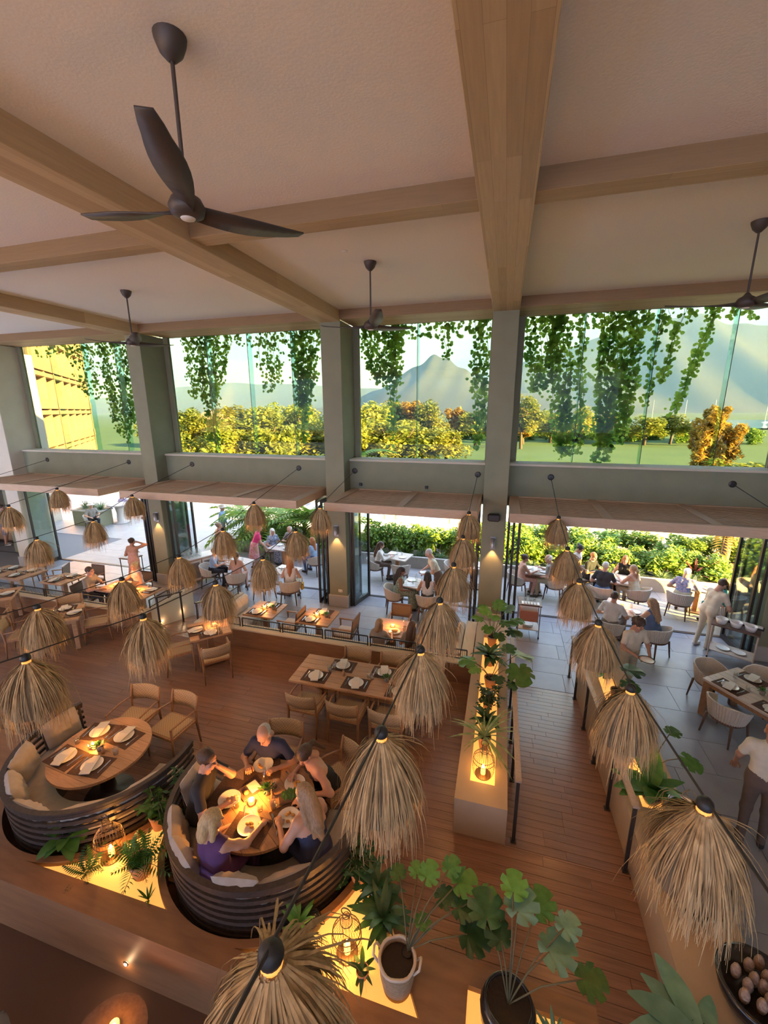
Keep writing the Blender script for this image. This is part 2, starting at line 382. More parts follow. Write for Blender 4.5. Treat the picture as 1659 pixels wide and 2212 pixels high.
tile_region(-31, -11.3, 14.1, 33, tf, 2.4, 1.9, m='stone_out')
# ---------------------------------------------------------------- timber floor and ramps, plank by plank
def ramp_z(y): return L0*min(1, max(0, (8.08-y)/3.78))
wf = struct('floor_timber', MB().bb(-16, .31, 2.3, 7.28, .1, .372).bb(.3, 1.7, -3, 4.3, .1, .372), M['deck_under'], label='raised reddish timber plank floor')
rects = []
def rows(x0, x1, y0, y1, w=.112, avg=2.3, blocked=None):
    y = y0; j = 0
    while y < y1-.01:
        yy = min(y1, y+w); x = x0-random.uniform(0, avg)
        while x < x1:
            ln = avg*random.uniform(.75, 1.25); a, c = max(x, x0), min(x+ln, x1)
            if c-a > .04 and not (blocked and blocked(a, c, (y+yy)/2)): rects.append((a, c, y, yy))
            x += ln
        y = yy; j += 1
rows(-11.8, -.33, 4.26, 7.27, .122, 2.9)
rows(-6.6, 1.68, 2.82, 4.26, .118, 2.4, blocked=lambda a, c, y: False)
rows(.98, 1.68, 1.6, 2.8, .118, 2.4)
rects.sort(key=lambda q: (max(q[0], min(0, q[1]))**2*.5+(q[2])**2))
rest = MB()
for n_, (a, c, y0, y1) in enumerate(rects):
    bx = ((a+c)/2, (y0+y1)/2, L0-.014)
    if n_ < 290: MB().box((0, 0, 0), (c-a-.003, y1-y0-.003, .028), bev=.0015).build('plank', M['deck'], wf, loc=bx)
    else: rest.box(bx, (c-a-.003, y1-y0-.003, .028))
tag(rest.build('plank_field', M['deck'], wf), kind='stuff')
def ramp(x0, x1, ya, yb, za, zb, name, label, w=.118):
    base = struct(name, MB().raw([(x0, ya, za-.03), (x1, ya, za-.03), (x1, yb, zb-.03), (x0, yb, zb-.03), (x0, ya, -.3), (x1, ya, -.3), (x1, yb, -.3), (x0, yb, -.3)], [(0, 1, 2, 3), (4, 7, 6, 5), (0, 4, 5, 1), (1, 5, 6, 2), (2, 6, 7, 3), (3, 7, 4, 0)]), M['deck_under'], label=label)
    n = round((yb-ya)/w); sl = math.atan2(zb-za, yb-ya); dy = (yb-ya)/n
    for i in range(n):
        y = ya+(i+.5)*dy; z = za+(zb-za)*(i+.5)/n; cut = x0+random.uniform(.25, .75)*(x1-x0)
        for (a, c) in ((x0, cut), (cut, x1)):
            o = MB().box((0, 0, 0), (c-a-.003, dy-.004, .028), bev=.0015).build('plank', M['deck'], base, loc=((a+c)/2, y, z-.014+random.uniform(-.001, .001))); o.rotation_euler = (sl, 0, 0)
    return base
ramp(.3, 1.68, 4.262, 8.08, L0, 0, 'floor_ramp_1', 'sloping plank ramp between the two lit planters')
ramp(-8.05, -6.62, 7.27, 8.9, L0, 0, 'floor_ramp_2', 'short plank ramp between banquette and partition')
struct('floor_front', MB().bb(-16, 2.32, -9, 2.17, -.3, 0).bb(.98, 1.7, -9, 1.6, 0, .4), M['deck_under'], label='dark floor in front of the booth platform')
# ---------------------------------------------------------------- low wall between timber and stone floors, partitions
def low_wall(name, x0, x1, y0, y1, z0, z1, label, m='brown_panel'):
    o = struct(name, MB().bb(x0, x1, y0, y1, z0, z1-.035), M[m], label=label)
    MB().bb(x0-.01, x1+.01, y0-.02, y1+.02, z1-.035, z1, .006).build('cap', M['white_cushion'] if False else M['plaster'], o); return o
low_wall('wall_low_1', -16, -8.05, 7.27, 7.47, .3, .845, 'low clay coloured wall left of the short ramp')
low_wall('wall_low_2', -6.62, -.33, 7.27, 7.47, .3, .845, 'low clay coloured wall behind the long table')
o = low_wall('wall_partition_1', -8.25, -8.05, 7.47, 8.9, 0, .845, 'pale partition with step lights beside the short ramp', 'plaster')
o2 = low_wall('wall_partition_2', -6.62, -6.46, 7.47, 8.95, 0, .845, 'pale partition behind the corner banquette', 'plaster')
low_wall('wall_partition_3', -.57, -.36, 7.47, 8.95, 0, .845, 'pale ledge between right banquette and planter', 'plaster')
def rail_panel(parent, a, bb_, z0, z1):
    a = Vector(a); bb_ = Vector(bb_); d = bb_-a; w = d.length; d.normalize(); ang = math.atan2(d.y, d.x); mid = (a+bb_)/2
    m = MB(); m.box((mid.x, mid.y, z1), (w, .022, .022), rz=ang).box((mid.x, mid.y, z0+.03), (w, .018, .018), rz=ang)
    for p in (a, bb_): m.box((p.x, p.y, (z0+z1)/2), (.022, .022, z1-z0), rz=ang)
    fr = m.build('rail_frame', M['bronze'], parent); g = MB(); n = int(w/.04)
    for i in range(1, n):
        p = a+d*(w*i/n); g.box((p.x, p.y, (z0+z1)/2+.01), (.006, .006, z1-z0-.04), rz=ang)
    tag(g.build('rods', M['bronze'], fr), kind='stuff')
for (x0, x1, lab) in ((-15.6, -8.15, 'dark rod railing on the low wall left of the short ramp'), (-6.45, -.42, 'dark rod railing on the low wall behind the long table')):
    t = thing('railing', lab, 'railing', (0, 0, 0)); n = round((x1-x0)/1.0)
    for i in range(n): rail_panel(t, (x0+(x1-x0)*i/n+.03, 7.37, 0), (x0+(x1-x0)*(i+1)/n-.03, 7.37, 0), .845, 1.06)
t = thing('railing', 'dark rod railing on the partition behind the corner banquette', 'railing'); rail_panel(t, (-6.54, 7.55, 0), (-6.54, 8.85, 0), .845, 1.06)
t = thing('railing', 'dark rod railing on the partition with step lights', 'railing'); rail_panel(t, (-8.15, 7.55, 0), (-8.15, 8.15, 0), .845, 1.06); rail_panel(t, (-8.15, 8.2, 0), (-8.15, 8.8, 0), .845, 1.06)
def step_light(loc, axis, label):
    t = thing('step_light', label, 'light', loc); d = {'x': (1, 0), '-x': (-1, 0), '-y': (0, -1)}[axis]
    rot = {'x': (0, R(90), 0), '-x': (0, R(-90), 0), '-y': (R(90), 0, 0)}[axis]
    o = MB().lathe([(.03, 0), (.03, .008), (.02, .01)], 12).build('bezel', M['bronze'], t); o.rotation_euler = rot
    o = MB().lathe([(.018, .011), (.0, .012)], 10).build('lens', M['led'], t); o.rotation_euler = rot
    plight('step_glow', t, (d[0]*.06, d[1]*.06, -.02), .3, (1, .6, .3), .02)
step_light((-8.049, 7.75, .42), 'x', 'small step light nearest the low wall on the pale partition')
step_light((-8.049, 8.45, .36), 'x', 'small step light near the far end of the pale partition')
step_light((-3.3, 2.169, .24), '-y', 'small step light on the dark front of the booth platform')
# ---------------------------------------------------------------- handrails of the ramps
def handrail(x, ys, label, zf, h=.9, rail_from=None, rail_to=None, wood='rail_wood'):
    t = thing('handrail', label, 'handrail')
    for y in ys: MB().bb(x-.02, x+.02, y-.012, y+.012, zf(y), zf(y)+h-.02).bb(x-.035, x+.035, y-.035, y+.035, zf(y), zf(y)+.012).build('post', M['bronze'], t)
    a, c = rail_from, rail_to; pts = []
    for i in range(9):
        y = a+(c-a)*i/8; pts.append((x, y, zf(y)+h))
    m = MB()
    for p, q in zip(pts[:-1], pts[1:]):
        m.raw([(x-.035, p[1], p[2]-.02), (x+.035, p[1], p[2]-.02), (x+.035, p[1], p[2]+.012), (x-.035, p[1], p[2]+.012), (x-.035, q[1], q[2]-.02), (x+.035, q[1], q[2]-.02), (x+.035, q[1], q[2]+.012), (x-.035, q[1], q[2]+.012)], [(0, 1, 2, 3), (4, 7, 6, 5), (0, 4, 5, 1), (1, 5, 6, 2), (2, 6, 7, 3), (3, 7, 4, 0)])
    m.build('rail', M[wood], t); return t
handrail(.40, (4.34, 5.35, 6.21, 7.2, 8.2), 'flat timber handrail on dark posts along the left planter', ramp_z, .92, 4.31, 8.3)
handrail(1.63, (4.33, 5.21, 6.1, 6.95, 7.9, 8.66), 'flat timber handrail on dark posts along the right planter', ramp_z, .93, 4.3, 8.72)
handrail(-7.86, (7.5, 8.25), 'short dark handrail in front of the pale partition', lambda y: L0*min(1, max(0, (8.9-y)/1.63)), .85, 7.47, 8.3, 'bronze')
handrail(-6.72, (7.5, 8.6), 'short dark handrail beside the corner banquette partition', lambda y: L0*min(1, max(0, (8.9-y)/1.63)), .85, 7.47, 8.65, 'bronze')
# ---------------------------------------------------------------- lit planters
def fill_with_hole(outer, holes, z):
    bm = bmesh.new(); edges = []
    for lp in [outer]+holes:
        vs = [bm.verts.new((p[0], p[1], z)) for p in lp]
        for i in range(len(vs)): edges.append(bm.edges.new((vs[i], vs[(i+1) % len(vs)])))
    bmesh.ops.triangle_fill(bm, edges=edges, use_beauty=True, normal=(0, 0, 1))
    bm.verts.index_update(); v = [tuple(q.co) for q in bm.verts]; f = [tuple(q.index for q in fc.verts) for fc in bm.faces]; bm.free()
    return v, f
def planter(name, label, outer, pits, z0, z1, depth, m='planter_clay'):
    if isinstance(z0, (int, float)): zf = lambda x, y: z0
    else: zf = z0
    b = MB(); b.raw(*fill_with_hole(outer, pits, z1))
    n = len(outer); b.raw([(p[0], p[1], z1) for p in outer]+[(p[0], p[1], zf(*p)) for p in outer], [(i, (i+1) % n, n+(i+1) % n, n+i) for i in range(n)])
    for pit in pits:
        n = len(pit); b.raw([(p[0], p[1], z1) for p in pit]+[(p[0], p[1], z1-depth) for p in pit], [(i, n+i, n+(i+1) % n, (i+1) % n) for i in range(n)])
    o = struct(name, b, M[m], label=label); tag(o, cat='platform' if 'platform' in name else 'planter', kind='thing')
    for pit in pits:
        v, f = fill_with_hole(pit, [], z1-depth); MB().raw(v, f).build('lit_base', M['lit_acrylic'], o)
    return o
def rect(x0, x1, y0, y1): return [(x0, y0), (x1, y0), (x1, y1), (x0, y1)]
PT = .92
planter('lit_planter', 'long clay planter wall with glowing slot left of the ramp', rect(-.33, .30, 4.26, 8.95), [rect(-.165, .145, 4.57, 8.32)], 0., PT, .07)
planter('lit_planter', 'long clay planter wall with glowing slot right of the ramp', rect(1.68, 2.34, .6, 8.25), [rect(1.86, 2.12, 4.75, 7.7)], 0., PT, .07)
BC2, BC1 = (-2.42, 3.58), (-4.95, 3.66)          # centres of the two round booths
def arc(c, r, a0, a1, n=18): return [(c[0]+r*math.cos(R(a0+(a1-a0)*i/n)), c[1]+r*math.sin(R(a0+(a1-a0)*i/n))) for i in range(n+1)]
PZ = .72
outer = [(-8.6, 2.17), (1.02, 2.17), (1.02, 2.8), (-.42, 2.86), (-.94, 3.42), (-1.13, 3.66)]+arc(BC2, 1.21, 2, -182, 40)+[(-3.685, 3.72)]+arc(BC1, 1.21, -2, -178, 40)+[(-6.25, 3.75), (-8.6, 3.75)]
pit1 = arc(BC1, 1.28, 275, 349)+arc(BC2, 1.28, 191, 245); pit2 = arc(BC2, 1.28, -77, -5)+[(-.39, 2.34)]; pit2 = pit2+[(-2.1, 2.35)] if False else pit2
pit3 = rect(-.02, .86, 2.3, 2.66)
planter('booth_platform', 'brown clay platform with glowing pits around the round booths', outer, [pit1, pit2, pit3], 0., PZ, .06, 'brown_panel')
# ---------------------------------------------------------------- high windows
WX = [[-15.0, -13.6, -12.2], [-8.75, -7.35, -5.95], [-2.32], [1.66, 3.16, 4.67]]
for i in range(4):
    x0, x1 = PIL[i][1], PIL[i+1][0]; xs = [x0]+WX[i]+[x1]
    fr = struct('window_%d' % (i+1), MB().bb(x0, x0+.16, 11.36, 11.46, 4.25, BB+.05).bb(x1-.05, x1, 11.36, 11.46, 4.25, BB+.05), M['pilaster'], label='tall frameless window of high glass panes')
    for a, c in zip(xs[:-1], xs[1:]): MB().bb(a+.006, c-.006, 11.40, 11.412, 4.255, 7.74).build('pane', M['window_glass'], fr)
    for a in WX[i]:
        MB().bb(a-.008, a+.008, 11.42, 11.62, 4.26, 7.74).build('glass_fin', M['fin_glass'], fr); MB().bb(a-.006, a+.006, 11.396, 11.404, 4.26, 7.74).build('joint', M['black'], fr)
# ---------------------------------------------------------------- folding doors
def leaf(parent, p, q, h=3.12):
    d = Vector((q[0]-p[0], q[1]-p[1], 0)); w = d.length; ang = math.atan2(d.y, d.x); c = ((p[0]+q[0])/2, (p[1]+q[1])/2)
    m = MB(); e = d.normalized()
    for s in (-1, 1): m.box((c[0]+s*e.x*(w/2-.03), c[1]+s*e.y*(w/2-.03), h/2+.01), (.06, .055, h), rz=ang)
    m.box((c[0], c[1], .07), (w-.12, .05, .12), rz=ang).box((c[0], c[1], h-.04), (w-.12, .05, .1), rz=ang)
    f = m.build('leaf', M['bronze'], parent); MB().box((c[0], c[1], h/2), (w-.12, .012, h-.2), rz=ang).build('pane', M['door_glass'], f)
DL = {1: [((-10.84, 10.5), (-10.86, 11.4)), ((-10.97, 10.52), (-10.95, 11.4)), ((-11.10, 10.54), (-11.06, 11.4)), ((-16.3, 10.6), (-16.28, 11.4))],
      2: [((-10.16, 10.6), (-10.13, 11.4)), ((-9.98, 10.62), (-9.9, 11.4)), ((-4.70, 10.5), (-4.72, 11.4)), ((-4.82, 10.5), (-4.85, 11.4)), ((-4.97, 10.52), (-5.03, 11.4))],
      3: [((-4.0, 10.55), (-3.99, 11.4)), ((-3.93, 10.58), (-3.72, 11.42)), ((-.52, 10.55), (-.53, 11.4)), ((-.63, 10.58), (-.66, 11.42))],
      4: [((.24, 10.6), (.25, 11.4)), ((.36, 10.62), (.38, 11.4)), ((.49, 10.62), (.54, 11.42)), ((5.67, 10.5), (5.66, 11.4)), ((5.54, 10.52), (5.5, 11.4)), ((5.62, 11.5), (6.25, 12.5))]}
for i in range(4):
    dr = bpy.data.objects.new('door_%d' % (i+1), None); COL.objects.link(dr); tag(dr, 'folding glass doors in dark frames stacked beside the opening', None, None, 'structure')
    for p, q in DL[i+1]: leaf(dr, p, q)
struct('floor_balcony', MB().bb(-22.2, 7, -9, .15, 3.75, 4.0), M['plaster'], label='unseen upper balcony slab below the viewpoint')  # out of view; added to keep light from behind off the near floor
# ---------------------------------------------------------------- slatted canopies over the doors
def canopy(x0, x1, bars, label):
    t = thing('canopy', label, 'canopy', (0, 0, 0)); y0, y1, z = 8.95, 10.9, 3.44
    MB().bb(x0, x1, y0, y0+.06, z-.2, z, .004).build('front_fascia', M['canopy_frame'], t)
    for x in (x0, x1-.06): MB().bb(x, x+.06, y0+.06, y1, z-.2, z, .004).build('side_fascia', M['canopy_frame'], t)
    MB().bb(x0+.06, x1-.06, y1-.06, y1, z-.2, z).build('rear_ledger', M['canopy_frame'], t)
    xs = [x0+.06]+sum([[q-.09, q+.09] for q in bars], [])+[x1-.06]
    for q in bars: MB().bb(q-.09, q+.09, y0+.06, y1-.06, z-.12, z+.002, .003).build('cross_bar', M['canopy_frame'], t)
    for x in (x0+.06, x1-.22): MB().bb(x, x+.16, y0+.06, y1-.06, z-.1, z+.001).build('edge_board', M['canopy_frame'], t)
    cache = {}
    for j in range(0, len(xs), 2):
        a, c = xs[j], xs[j+1]
        if j == 0: a += .16
        if j == len(xs)-2: c -= .16
        k_ = round(c-a, 3)
        if k_ not in cache: cache[k_] = MB().box((0, 0, 0), (c-a, .058, .04)).mesh('slat', M['canopy_wood'])
        for i in range(17): ob('slat', cache[k_], t, ((a+c)/2, y0+.12+i*.107, z-.035))
    MB().bb(x0+.06, x1-.06, y0+.06, y1-.06, z-.19, z-.15).build('soffit', M['dark_wood'], t)  # dark wood stands in for the shade between the slats
canopy(-16.2, -10.9, (-14.4, -12.7), 'slatted timber canopy over the leftmost opening')
canopy(-10.15, -4.75, (-8.4, -6.55), 'slatted timber canopy over the opening with the water bottles')
canopy(-4.02, -.46, (-2.2,), 'shorter slatted timber canopy with one cross bar between two lit pillars')
canopy(.2, 5.72, (2.1, 3.95), 'wide slatted timber canopy over the rightmost opening')
# ---------------------------------------------------------------- wall fittings
for x, w_ in ((-10.46, 'leftmost pillar'), (-4.35, 'pillar left of the shorter canopy'), (-.13, 'pillar right of the shorter canopy')):
    t = thing('wall_sconce', 'small grey box wall light on the %s' % w_, 'wall light', (x, 10.449, 2.3))
    MB().bb(-.06, .06, -.015, 0, -.16, .16).build('back_plate', M['metal_grey'], t); MB().lathe([(.055, -.1), (.055, .13), (.0, .13)], 16, (0, -.075, 0)).build('shade', M['metal_grey'], t, True)
    MB().lathe([(.04, -.09), (0, -.085)], 12, (0, -.075, 0)).build('bulb', M['bulb'], t)
    plight('sconce_light', t, (0, -.075, -.12), 16, (1, .5, .18), .02, R(75), .5)
t = thing('loudspeaker', 'black round-edged loudspeaker high on a grey pillar', 'loudspeaker', (-.137, 10.38, 2.97)); MB().box((0, 0, 0), (.3, .12, .2), bev=.04).build('cabinet', M['black'], t); MB().box((0, -.062, 0), (.24, .01, .14), bev=.004).build('grille', M['bronze'], t)
for x, w_ in ((-4.29, 'left of'), (-.137, 'right of')):
    t = thing('wall_outlet', 'white wall outlet low on the pillar %s the shorter canopy' % w_, 'outlet', (x, 10.449, .5)); MB().box((0, -.004, 0), (.12, .008, .08), bev=.003).build('cover_plate', M['outlet'], t)
    for s in (-1, 1): MB().box((s*.028, -.01, 0), (.03, .004, .05)).build('socket', M['concrete'], t)
for x, w_ in ((-3.77, 'left'), (-1.92, 'middle')):
    tag(MB().box((x, 10.88, 3.56), (.08, .05, .08), bev=.006).build('junction_box', M['bronze']), 'small square dark box on the parapet above the %s of the shorter canopy' % w_, 'box')
t = thing('wall_sign', 'small reddish sign plate on the cream wall by the left doors', 'sign', (-17.55, 11.295, 1.42)); MB().box((0, 0, 0), (.42, .02, .3), bev=.004).build('plate', M['sign_red'], t)
for r_ in range(2): MB().box((0, -.012, .05-r_*.1), (.28-.06*r_, .004, .035)).build('lettering', M['sign_text'], t)
# ---------------------------------------------------------------- ceiling fans
def blade_mesh():
    m = MB(); vs = []; n = 10
    for i in range(n+1):
        t = i/n; x = .08+t*.86; w = .05+.085*math.sin(min(1, t*1.25)*math.pi*.75)*(1-t**6*.9); z = .07*t*t-.01
        vs += [(x, -w*.6, z+.03*(1-t)), (x, w, z-.035*(1-t)), (x, -w*.6, z+.03*(1-t)-.012), (x, w, z-.035*(1-t)-.012)]
    fs = []
    for i in range(n):
        a, c = i*4, i*4+4; fs += [(a, a+1, c+1, c), (a+2, c+2, c+3, a+3), (a, c, c+2, a+2), (a+1, a+3, c+3, c+1)]
    fs += [(0, 2, 3, 1), (n*4, n*4+1, n*4+3, n*4+2)]
    return m.raw(vs, fs).mesh('blade', M['fan_dark'], True)
BLADE = blade_mesh()
FANS = [(-2.27, 2.9, 'largest dark ceiling fan nearest the camera', 58), (-2.32, 7.38, 'dark ceiling fan hanging in front of the window with one pane joint', 54), (-7.62, 7.6, 'dark ceiling fan hanging before the leftmost pillar', 78), (3.06, 7.36, 'dark ceiling fan cut by the right picture edge', 165)]
for x, y, lab, a0 in FANS:
    t = thing('ceiling_fan', lab, 'fan', (x, y, CEIL))
    MB().lathe([(.105, 0), (.10, -.03), (.075, -.09), (.03, -.135), (.018, -.14)], 20).build('ceiling_mount', M['fan_dark'], t, True)
    MB().tube([(0, 0, -.13), (0, 0, -.9)], .014, 8).build('rod', M['fan_dark'], t)
    MB().lathe([(.02, -.86), (.05, -.9), (.1, -.93), (.125, -.98), (.11, -1.03), (.06, -1.05), (0, -1.05)], 20).build('hub', M['fan_dark'], t, True)
    MB().lathe([(.055, -1.045), (.045, -1.058), (0, -1.06)], 16).build('lens', M['outlet'], t, True)
    for k_ in range(3): ob('blade', BLADE, t, (0, 0, -.98), rz=R(a0+120*k_))
tag(MB().lathe([(.045, 0), (.045, -.012), (.03, -.014), (0, -.014)], 16, (-2.55, 6.8, CEIL)).build('sprinkler_cover', M['outlet'], smooth=True), 'tiny white disc on the ceiling near the middle fan', 'sprinkler')
# ================================================================ straw pendant lamps on sagging cables
def straw_mesh(seed, n=1050, h=.60, rad=.25):
    """thatch: tufts of flat strands that leave the neck together and part at the tips"""
    rg = np.random.default_rng(seed); m = MB(); vs = []; fs = []; nt = 120
    T_ = [(rg.uniform(0, 2*math.pi), rg.uniform(.66, 1.06), rg.uniform(.70, 1.10), rg.uniform(1.3, 2.6)) for _ in range(nt)]
    for i in range(n):
        a0, hm, rm, bow = T_[i % nt]; j = i//nt
        th = a0+rg.normal(0, .05); hh = h*hm*rg.uniform(.8, 1.12); r1 = rad*rm*rg.uniform(.9, 1.1); r0 = rg.uniform(.024, .05); z0 = rg.uniform(-.03, .015); tw = rg.normal(0, .10); w = rg.uniform(.003, .0065)
        if rg.random() < .06: r1 *= 1.3; hh *= rg.uniform(.6, 1.2)
        b = len(vs)
        for k_ in range(6):
            t = k_/5; r = r0+(r1-r0)*(1-(1-t)**bow); z = z0-hh*t**1.22; a = th+tw*t*t
            ca, sa = math.cos(a), math.sin(a); ww = w*(1-.8*t)
            vs += [(r*ca+sa*ww, r*sa-ca*ww, z), (r*ca-sa*ww, r*sa+ca*ww, z+.003)]
            if k_: fs.append((b+k_*2-2, b+k_*2-1, b+k_*2+1, b+k_*2))
    return m.raw(vs, fs).mesh('straw_fringe', M['straw'])
STRAW = [straw_mesh(s) for s in (1, 2, 3)]
_pf = [(.03, .0), (.055, -.01), (.11, -.06), (.16, -.16), (.185, -.30), (.195, -.44)]
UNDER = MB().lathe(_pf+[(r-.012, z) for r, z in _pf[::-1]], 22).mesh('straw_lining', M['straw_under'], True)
CAPM = MB().lathe([(.0, .042), (.022, .036), (.038, .018), (.042, -.004), (.038, -.02), (.014, -.026), (.012, -.05), (.0, -.05)], 16).mesh('cap', M['black'], True)
BULBM = MB().ball((0, 0, 0), .03, 12, 8, (.036, .036, .02)).mesh('bulb', M['bulb'], True)
SEEDM = MB(); 
for a in range(7): SEEDM.ball((.17*math.cos(a*2.4)*(.6+.05*a), .17*math.sin(a*2.4)*(.6+.05*a), -.2-.02*a), .004, 6, 4)
STR = {  # x of cable, disc z, lamp (y, z) ...
 'A': (-3.936, 3.93, [(8.52, 3.434), (7.31, 3.226), (6.08, 3.068), (4.82, 3.124), (3.53, 3.238), (2.295, 3.462)], 'string left of the shorter canopy'),
 'B': (-5.64, 3.95, [(8.52, 3.426), (7.30, 3.112), (6.0, 2.97), (4.785, 3.006), (3.54, 3.13)], 'string from the bottle canopy right end'),
 'C': (-9.29, 3.95, [(8.56, 3.41), (7.38, 3.048), (6.09, 2.988)], 'string from the bottle canopy left end'),
 'D': (-11.75, 3.95, [(8.47, 3.497), (7.23, 3.289)], 'leftmost visible string'),
 'M': (-.605, 3.95, [(8.415, 3.527), (7.22, 3.373), (5.83, 3.362), (4.45, 3.434), (3.28, 3.504), (2.04, 3.69), (.812, 3.918)], 'string right of the shorter canopy'),
 'R': (1.143, 3.947, [(8.82, 3.444), (7.38, 3.257), (6.09, 3.197), (4.79, 3.225), (3.51, 3.291), (2.197, 3.519)], 'rightmost string above the ramp')}
ORD = ['farthest', 'second farthest', 'third from the wall', 'fourth from the wall', 'fifth from the wall', 'sixth from the wall', 'nearest']
li = 0
for key, (x, zd, lamps, desc) in STR.items():
    n = len(lamps); last = lamps[-1]; s = (lamps[-1][1]-lamps[-2][1])/(lamps[-2][0]-lamps[-1][0])
    pts = [(x, 10.88, zd)]+[(x, y, z+.03) for y, z in lamps]+[(x, last[0]-2.6, last[1]+.03+2.6*s*1.15)]
    if key in 'CD': pts = pts[:-1]+[(x, last[0]-3.5, last[1]+.1), (x, last[0]-8, last[1]+1.2)]
    if key == 'B': pts = pts[:-1]+[(x, 1.2, 3.5), (x, -1.5, 4.1)]
    c = thing('lamp_cable', 'thin dark cable of the %s' % desc, 'cable', (0, 0, 0)); MB().tube(pts, .007, 6).build('wire', M['cable'], c)
    MB().lathe([(.075, 0), (.075, .02), (.05, .03), (0, .03)], 20).build('wall_anchor', M['bronze'], c, loc=(x, 10.90, zd)).rotation_euler = (R(90), 0, 0)
    for i, (y, z) in enumerate(lamps):
        w_ = ORD[i] if i < n-1 else 'nearest'
        t = thing('pendant_lamp', '%s straw pendant lamp on the %s' % (w_, desc), 'lamp', (x, y, z), random.uniform(0, 6.28), 'straw pendant lamps strung on cables')
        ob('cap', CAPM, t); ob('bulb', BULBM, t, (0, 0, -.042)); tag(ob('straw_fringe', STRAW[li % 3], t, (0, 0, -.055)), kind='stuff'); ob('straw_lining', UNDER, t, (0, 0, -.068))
        plight('lamp_light', t, (0, 0, -.36), 4.5, (1, .5, .18), .05)
        li += 1
for x, z, d_ in ((-15.3, 3.93, 'far left'), (4.9, 3.937, 'far right')):
    c = thing('lamp_cable', 'thin dark cable anchored at the %s of the parapet' % d_, 'cable'); s = -1 if x < 0 else .8
    MB().tube([(x, 10.88, z), (x+s*.3*(1 if x < 0 else 1), 9.5, z-.35), (x+s*.8, 7.5, z-.8), (x+s*1.2, 4.5, z-.9)], .007, 6).build('wire', M['cable'], c)
    MB().lathe([(.075, 0), (.075, .02), (.05, .03), (0, .03)], 20).build('wall_anchor', M['bronze'], c, loc=(x, 10.9, z)).rotation_euler = (R(90), 0, 0)

# ================================================================ chairs
def curved_panel(x0, x1, z0, z1, y, bow, th=.018, n=8, lean=0., rows_=3):
    m = MB(); vs = []; 
    for s in (0, 1):
        for j in range(rows_+1):
            v = j/rows_; z = z0+(z1-z0)*v
            for i in range(n+1):
                u = i/n; x = x0+(x1-x0)*u; vs.append((x, y-bow*(1-(2*u-1)**2)+lean*(z-z0)+s*th, z))
    k_ = (n+1)*(rows_+1); fs = []
    for j in range(rows_):
        for i in range(n):
            a = j*(n+1)+i; fs += [(a, a+1, a+n+2, a+n+1), (k_+a, k_+a+n+1, k_+a+n+2, k_+a+1)]
    for i in range(n): fs += [(i, k_+i, k_+i+1, i+1), (rows_*(n+1)+i, rows_*(n+1)+i+1, k_+rows_*(n+1)+i+1, k_+rows_*(n+1)+i)]
    for j in range(rows_): a = j*(n+1); c = a+n; fs += [(a, a+n+1, k_+a+n+1, k_+a), (c, k_+c, k_+c+n+1, c+n+1)]
    return m.raw(vs, fs)
def rope_chair():
    t = thing('rope_chair', '', 'chair')
    for s in (-1, 1):
        MB().tube([(s*.265, .23, 0), (s*.262, .225, .3), (s*.262, .22, .615)], [.013, .019, .017], 8).build('leg', M['chair_wood'], t, True)
        MB().tube([(s*.25, -.29, 0), (s*.25, -.25, .4), (s*.252, -.27, .62), (s*.255, -.315, .815)], [.013, .021, .019, .014], 8).build('leg', M['chair_wood'], t, True)
        MB().tube([(s*.255, -.27, .61), (s*.275, -.05, .635), (s*.27, .24, .625)], [.014, .018, .016], 8, flat=.6).build('armrest', M['chair_wood'], t, True)
    m = MB()
    for y in (-.24, .215): m.box((0, y, .425), (.5, .028, .045), bev=.006)
    for s in (-1, 1): m.box((s*.25, -.01, .425), (.028, .44, .045), bev=.006)
    m.build('seat_frame', M['chair_wood'], t)
    MB().box((0, -.01, .445), (.475, .43, .022), bev=.008).build('seat', M['rope'], t)
    curved_panel(-.25, .25, .56, .80, -.285, .055, .016, 8, -.18).build('backrest', M['rope'], t, True)
    return t
def tub_chair():
    t = thing('tub_chair', '', 'chair')
    for (x, y) in ((-.21, .2), (.21, .2), (-.2, -.19), (.2, -.19)): MB().tube([(x*1.18, y*1.22, 0), (x, y, .40)], [.014, .024], 8).build('leg', M['dark_wood'], t, True)
    m = MB(); n = 60; vs = []; ri = 5
    for i in range(n+1):
        u = i/n; a = R(-90)+R(118)*(2*u-1); e = abs(2*u-1); top = .74-.13*max(0, e-.45)/.55; cor = .006*math.cos(i*math.pi)
        for k_ in range(ri+1):
            v = k_/ri; z = .36+(top-.36)*v; rr = .235+.075*v**.8
            for d_ in (cor, -.024): vs.append(((rr+d_)*math.cos(a)*1.05, (rr+d_)*math.sin(a), z+(.004 if i % 2 and k_ == ri else 0)))
    w_ = (ri+1)*2; fs = []
    for i in range(n):
        for k_ in range(ri):
            a, c = i*w_+k_*2, (i+1)*w_+k_*2; fs += [(a, c, c+2, a+2), (a+1, a+3, c+3, c+1)]
        a, c = i*w_+ri*2, (i+1)*w_+ri*2; fs.append((a, c, c+1, a+1)); a, c = i*w_, (i+1)*w_; fs.append((a, a+1, c+1, c))
    for i in (0, n):
        for k_ in range(ri): a = i*w_+k_*2; fs.append((a, a+2, a+3, a+1) if i == 0 else (a, a+1, a+3, a+2))
    m.raw(vs, fs).build('backrest', M['wicker'], t)
    MB().lathe([(.0, .37), (.25, .37), (.262, .385), (.262, .40), (.25, .415), (0, .415)], 24, sx=1.02).build('seat_frame', M['dark_wood'], t)
    MB().lathe([(.0, .415), (.235, .415), (.25, .43), (.245, .455), (.22, .47), (0, .475)], 24).build('seat', M['white_cushion'], t, True)
    return t
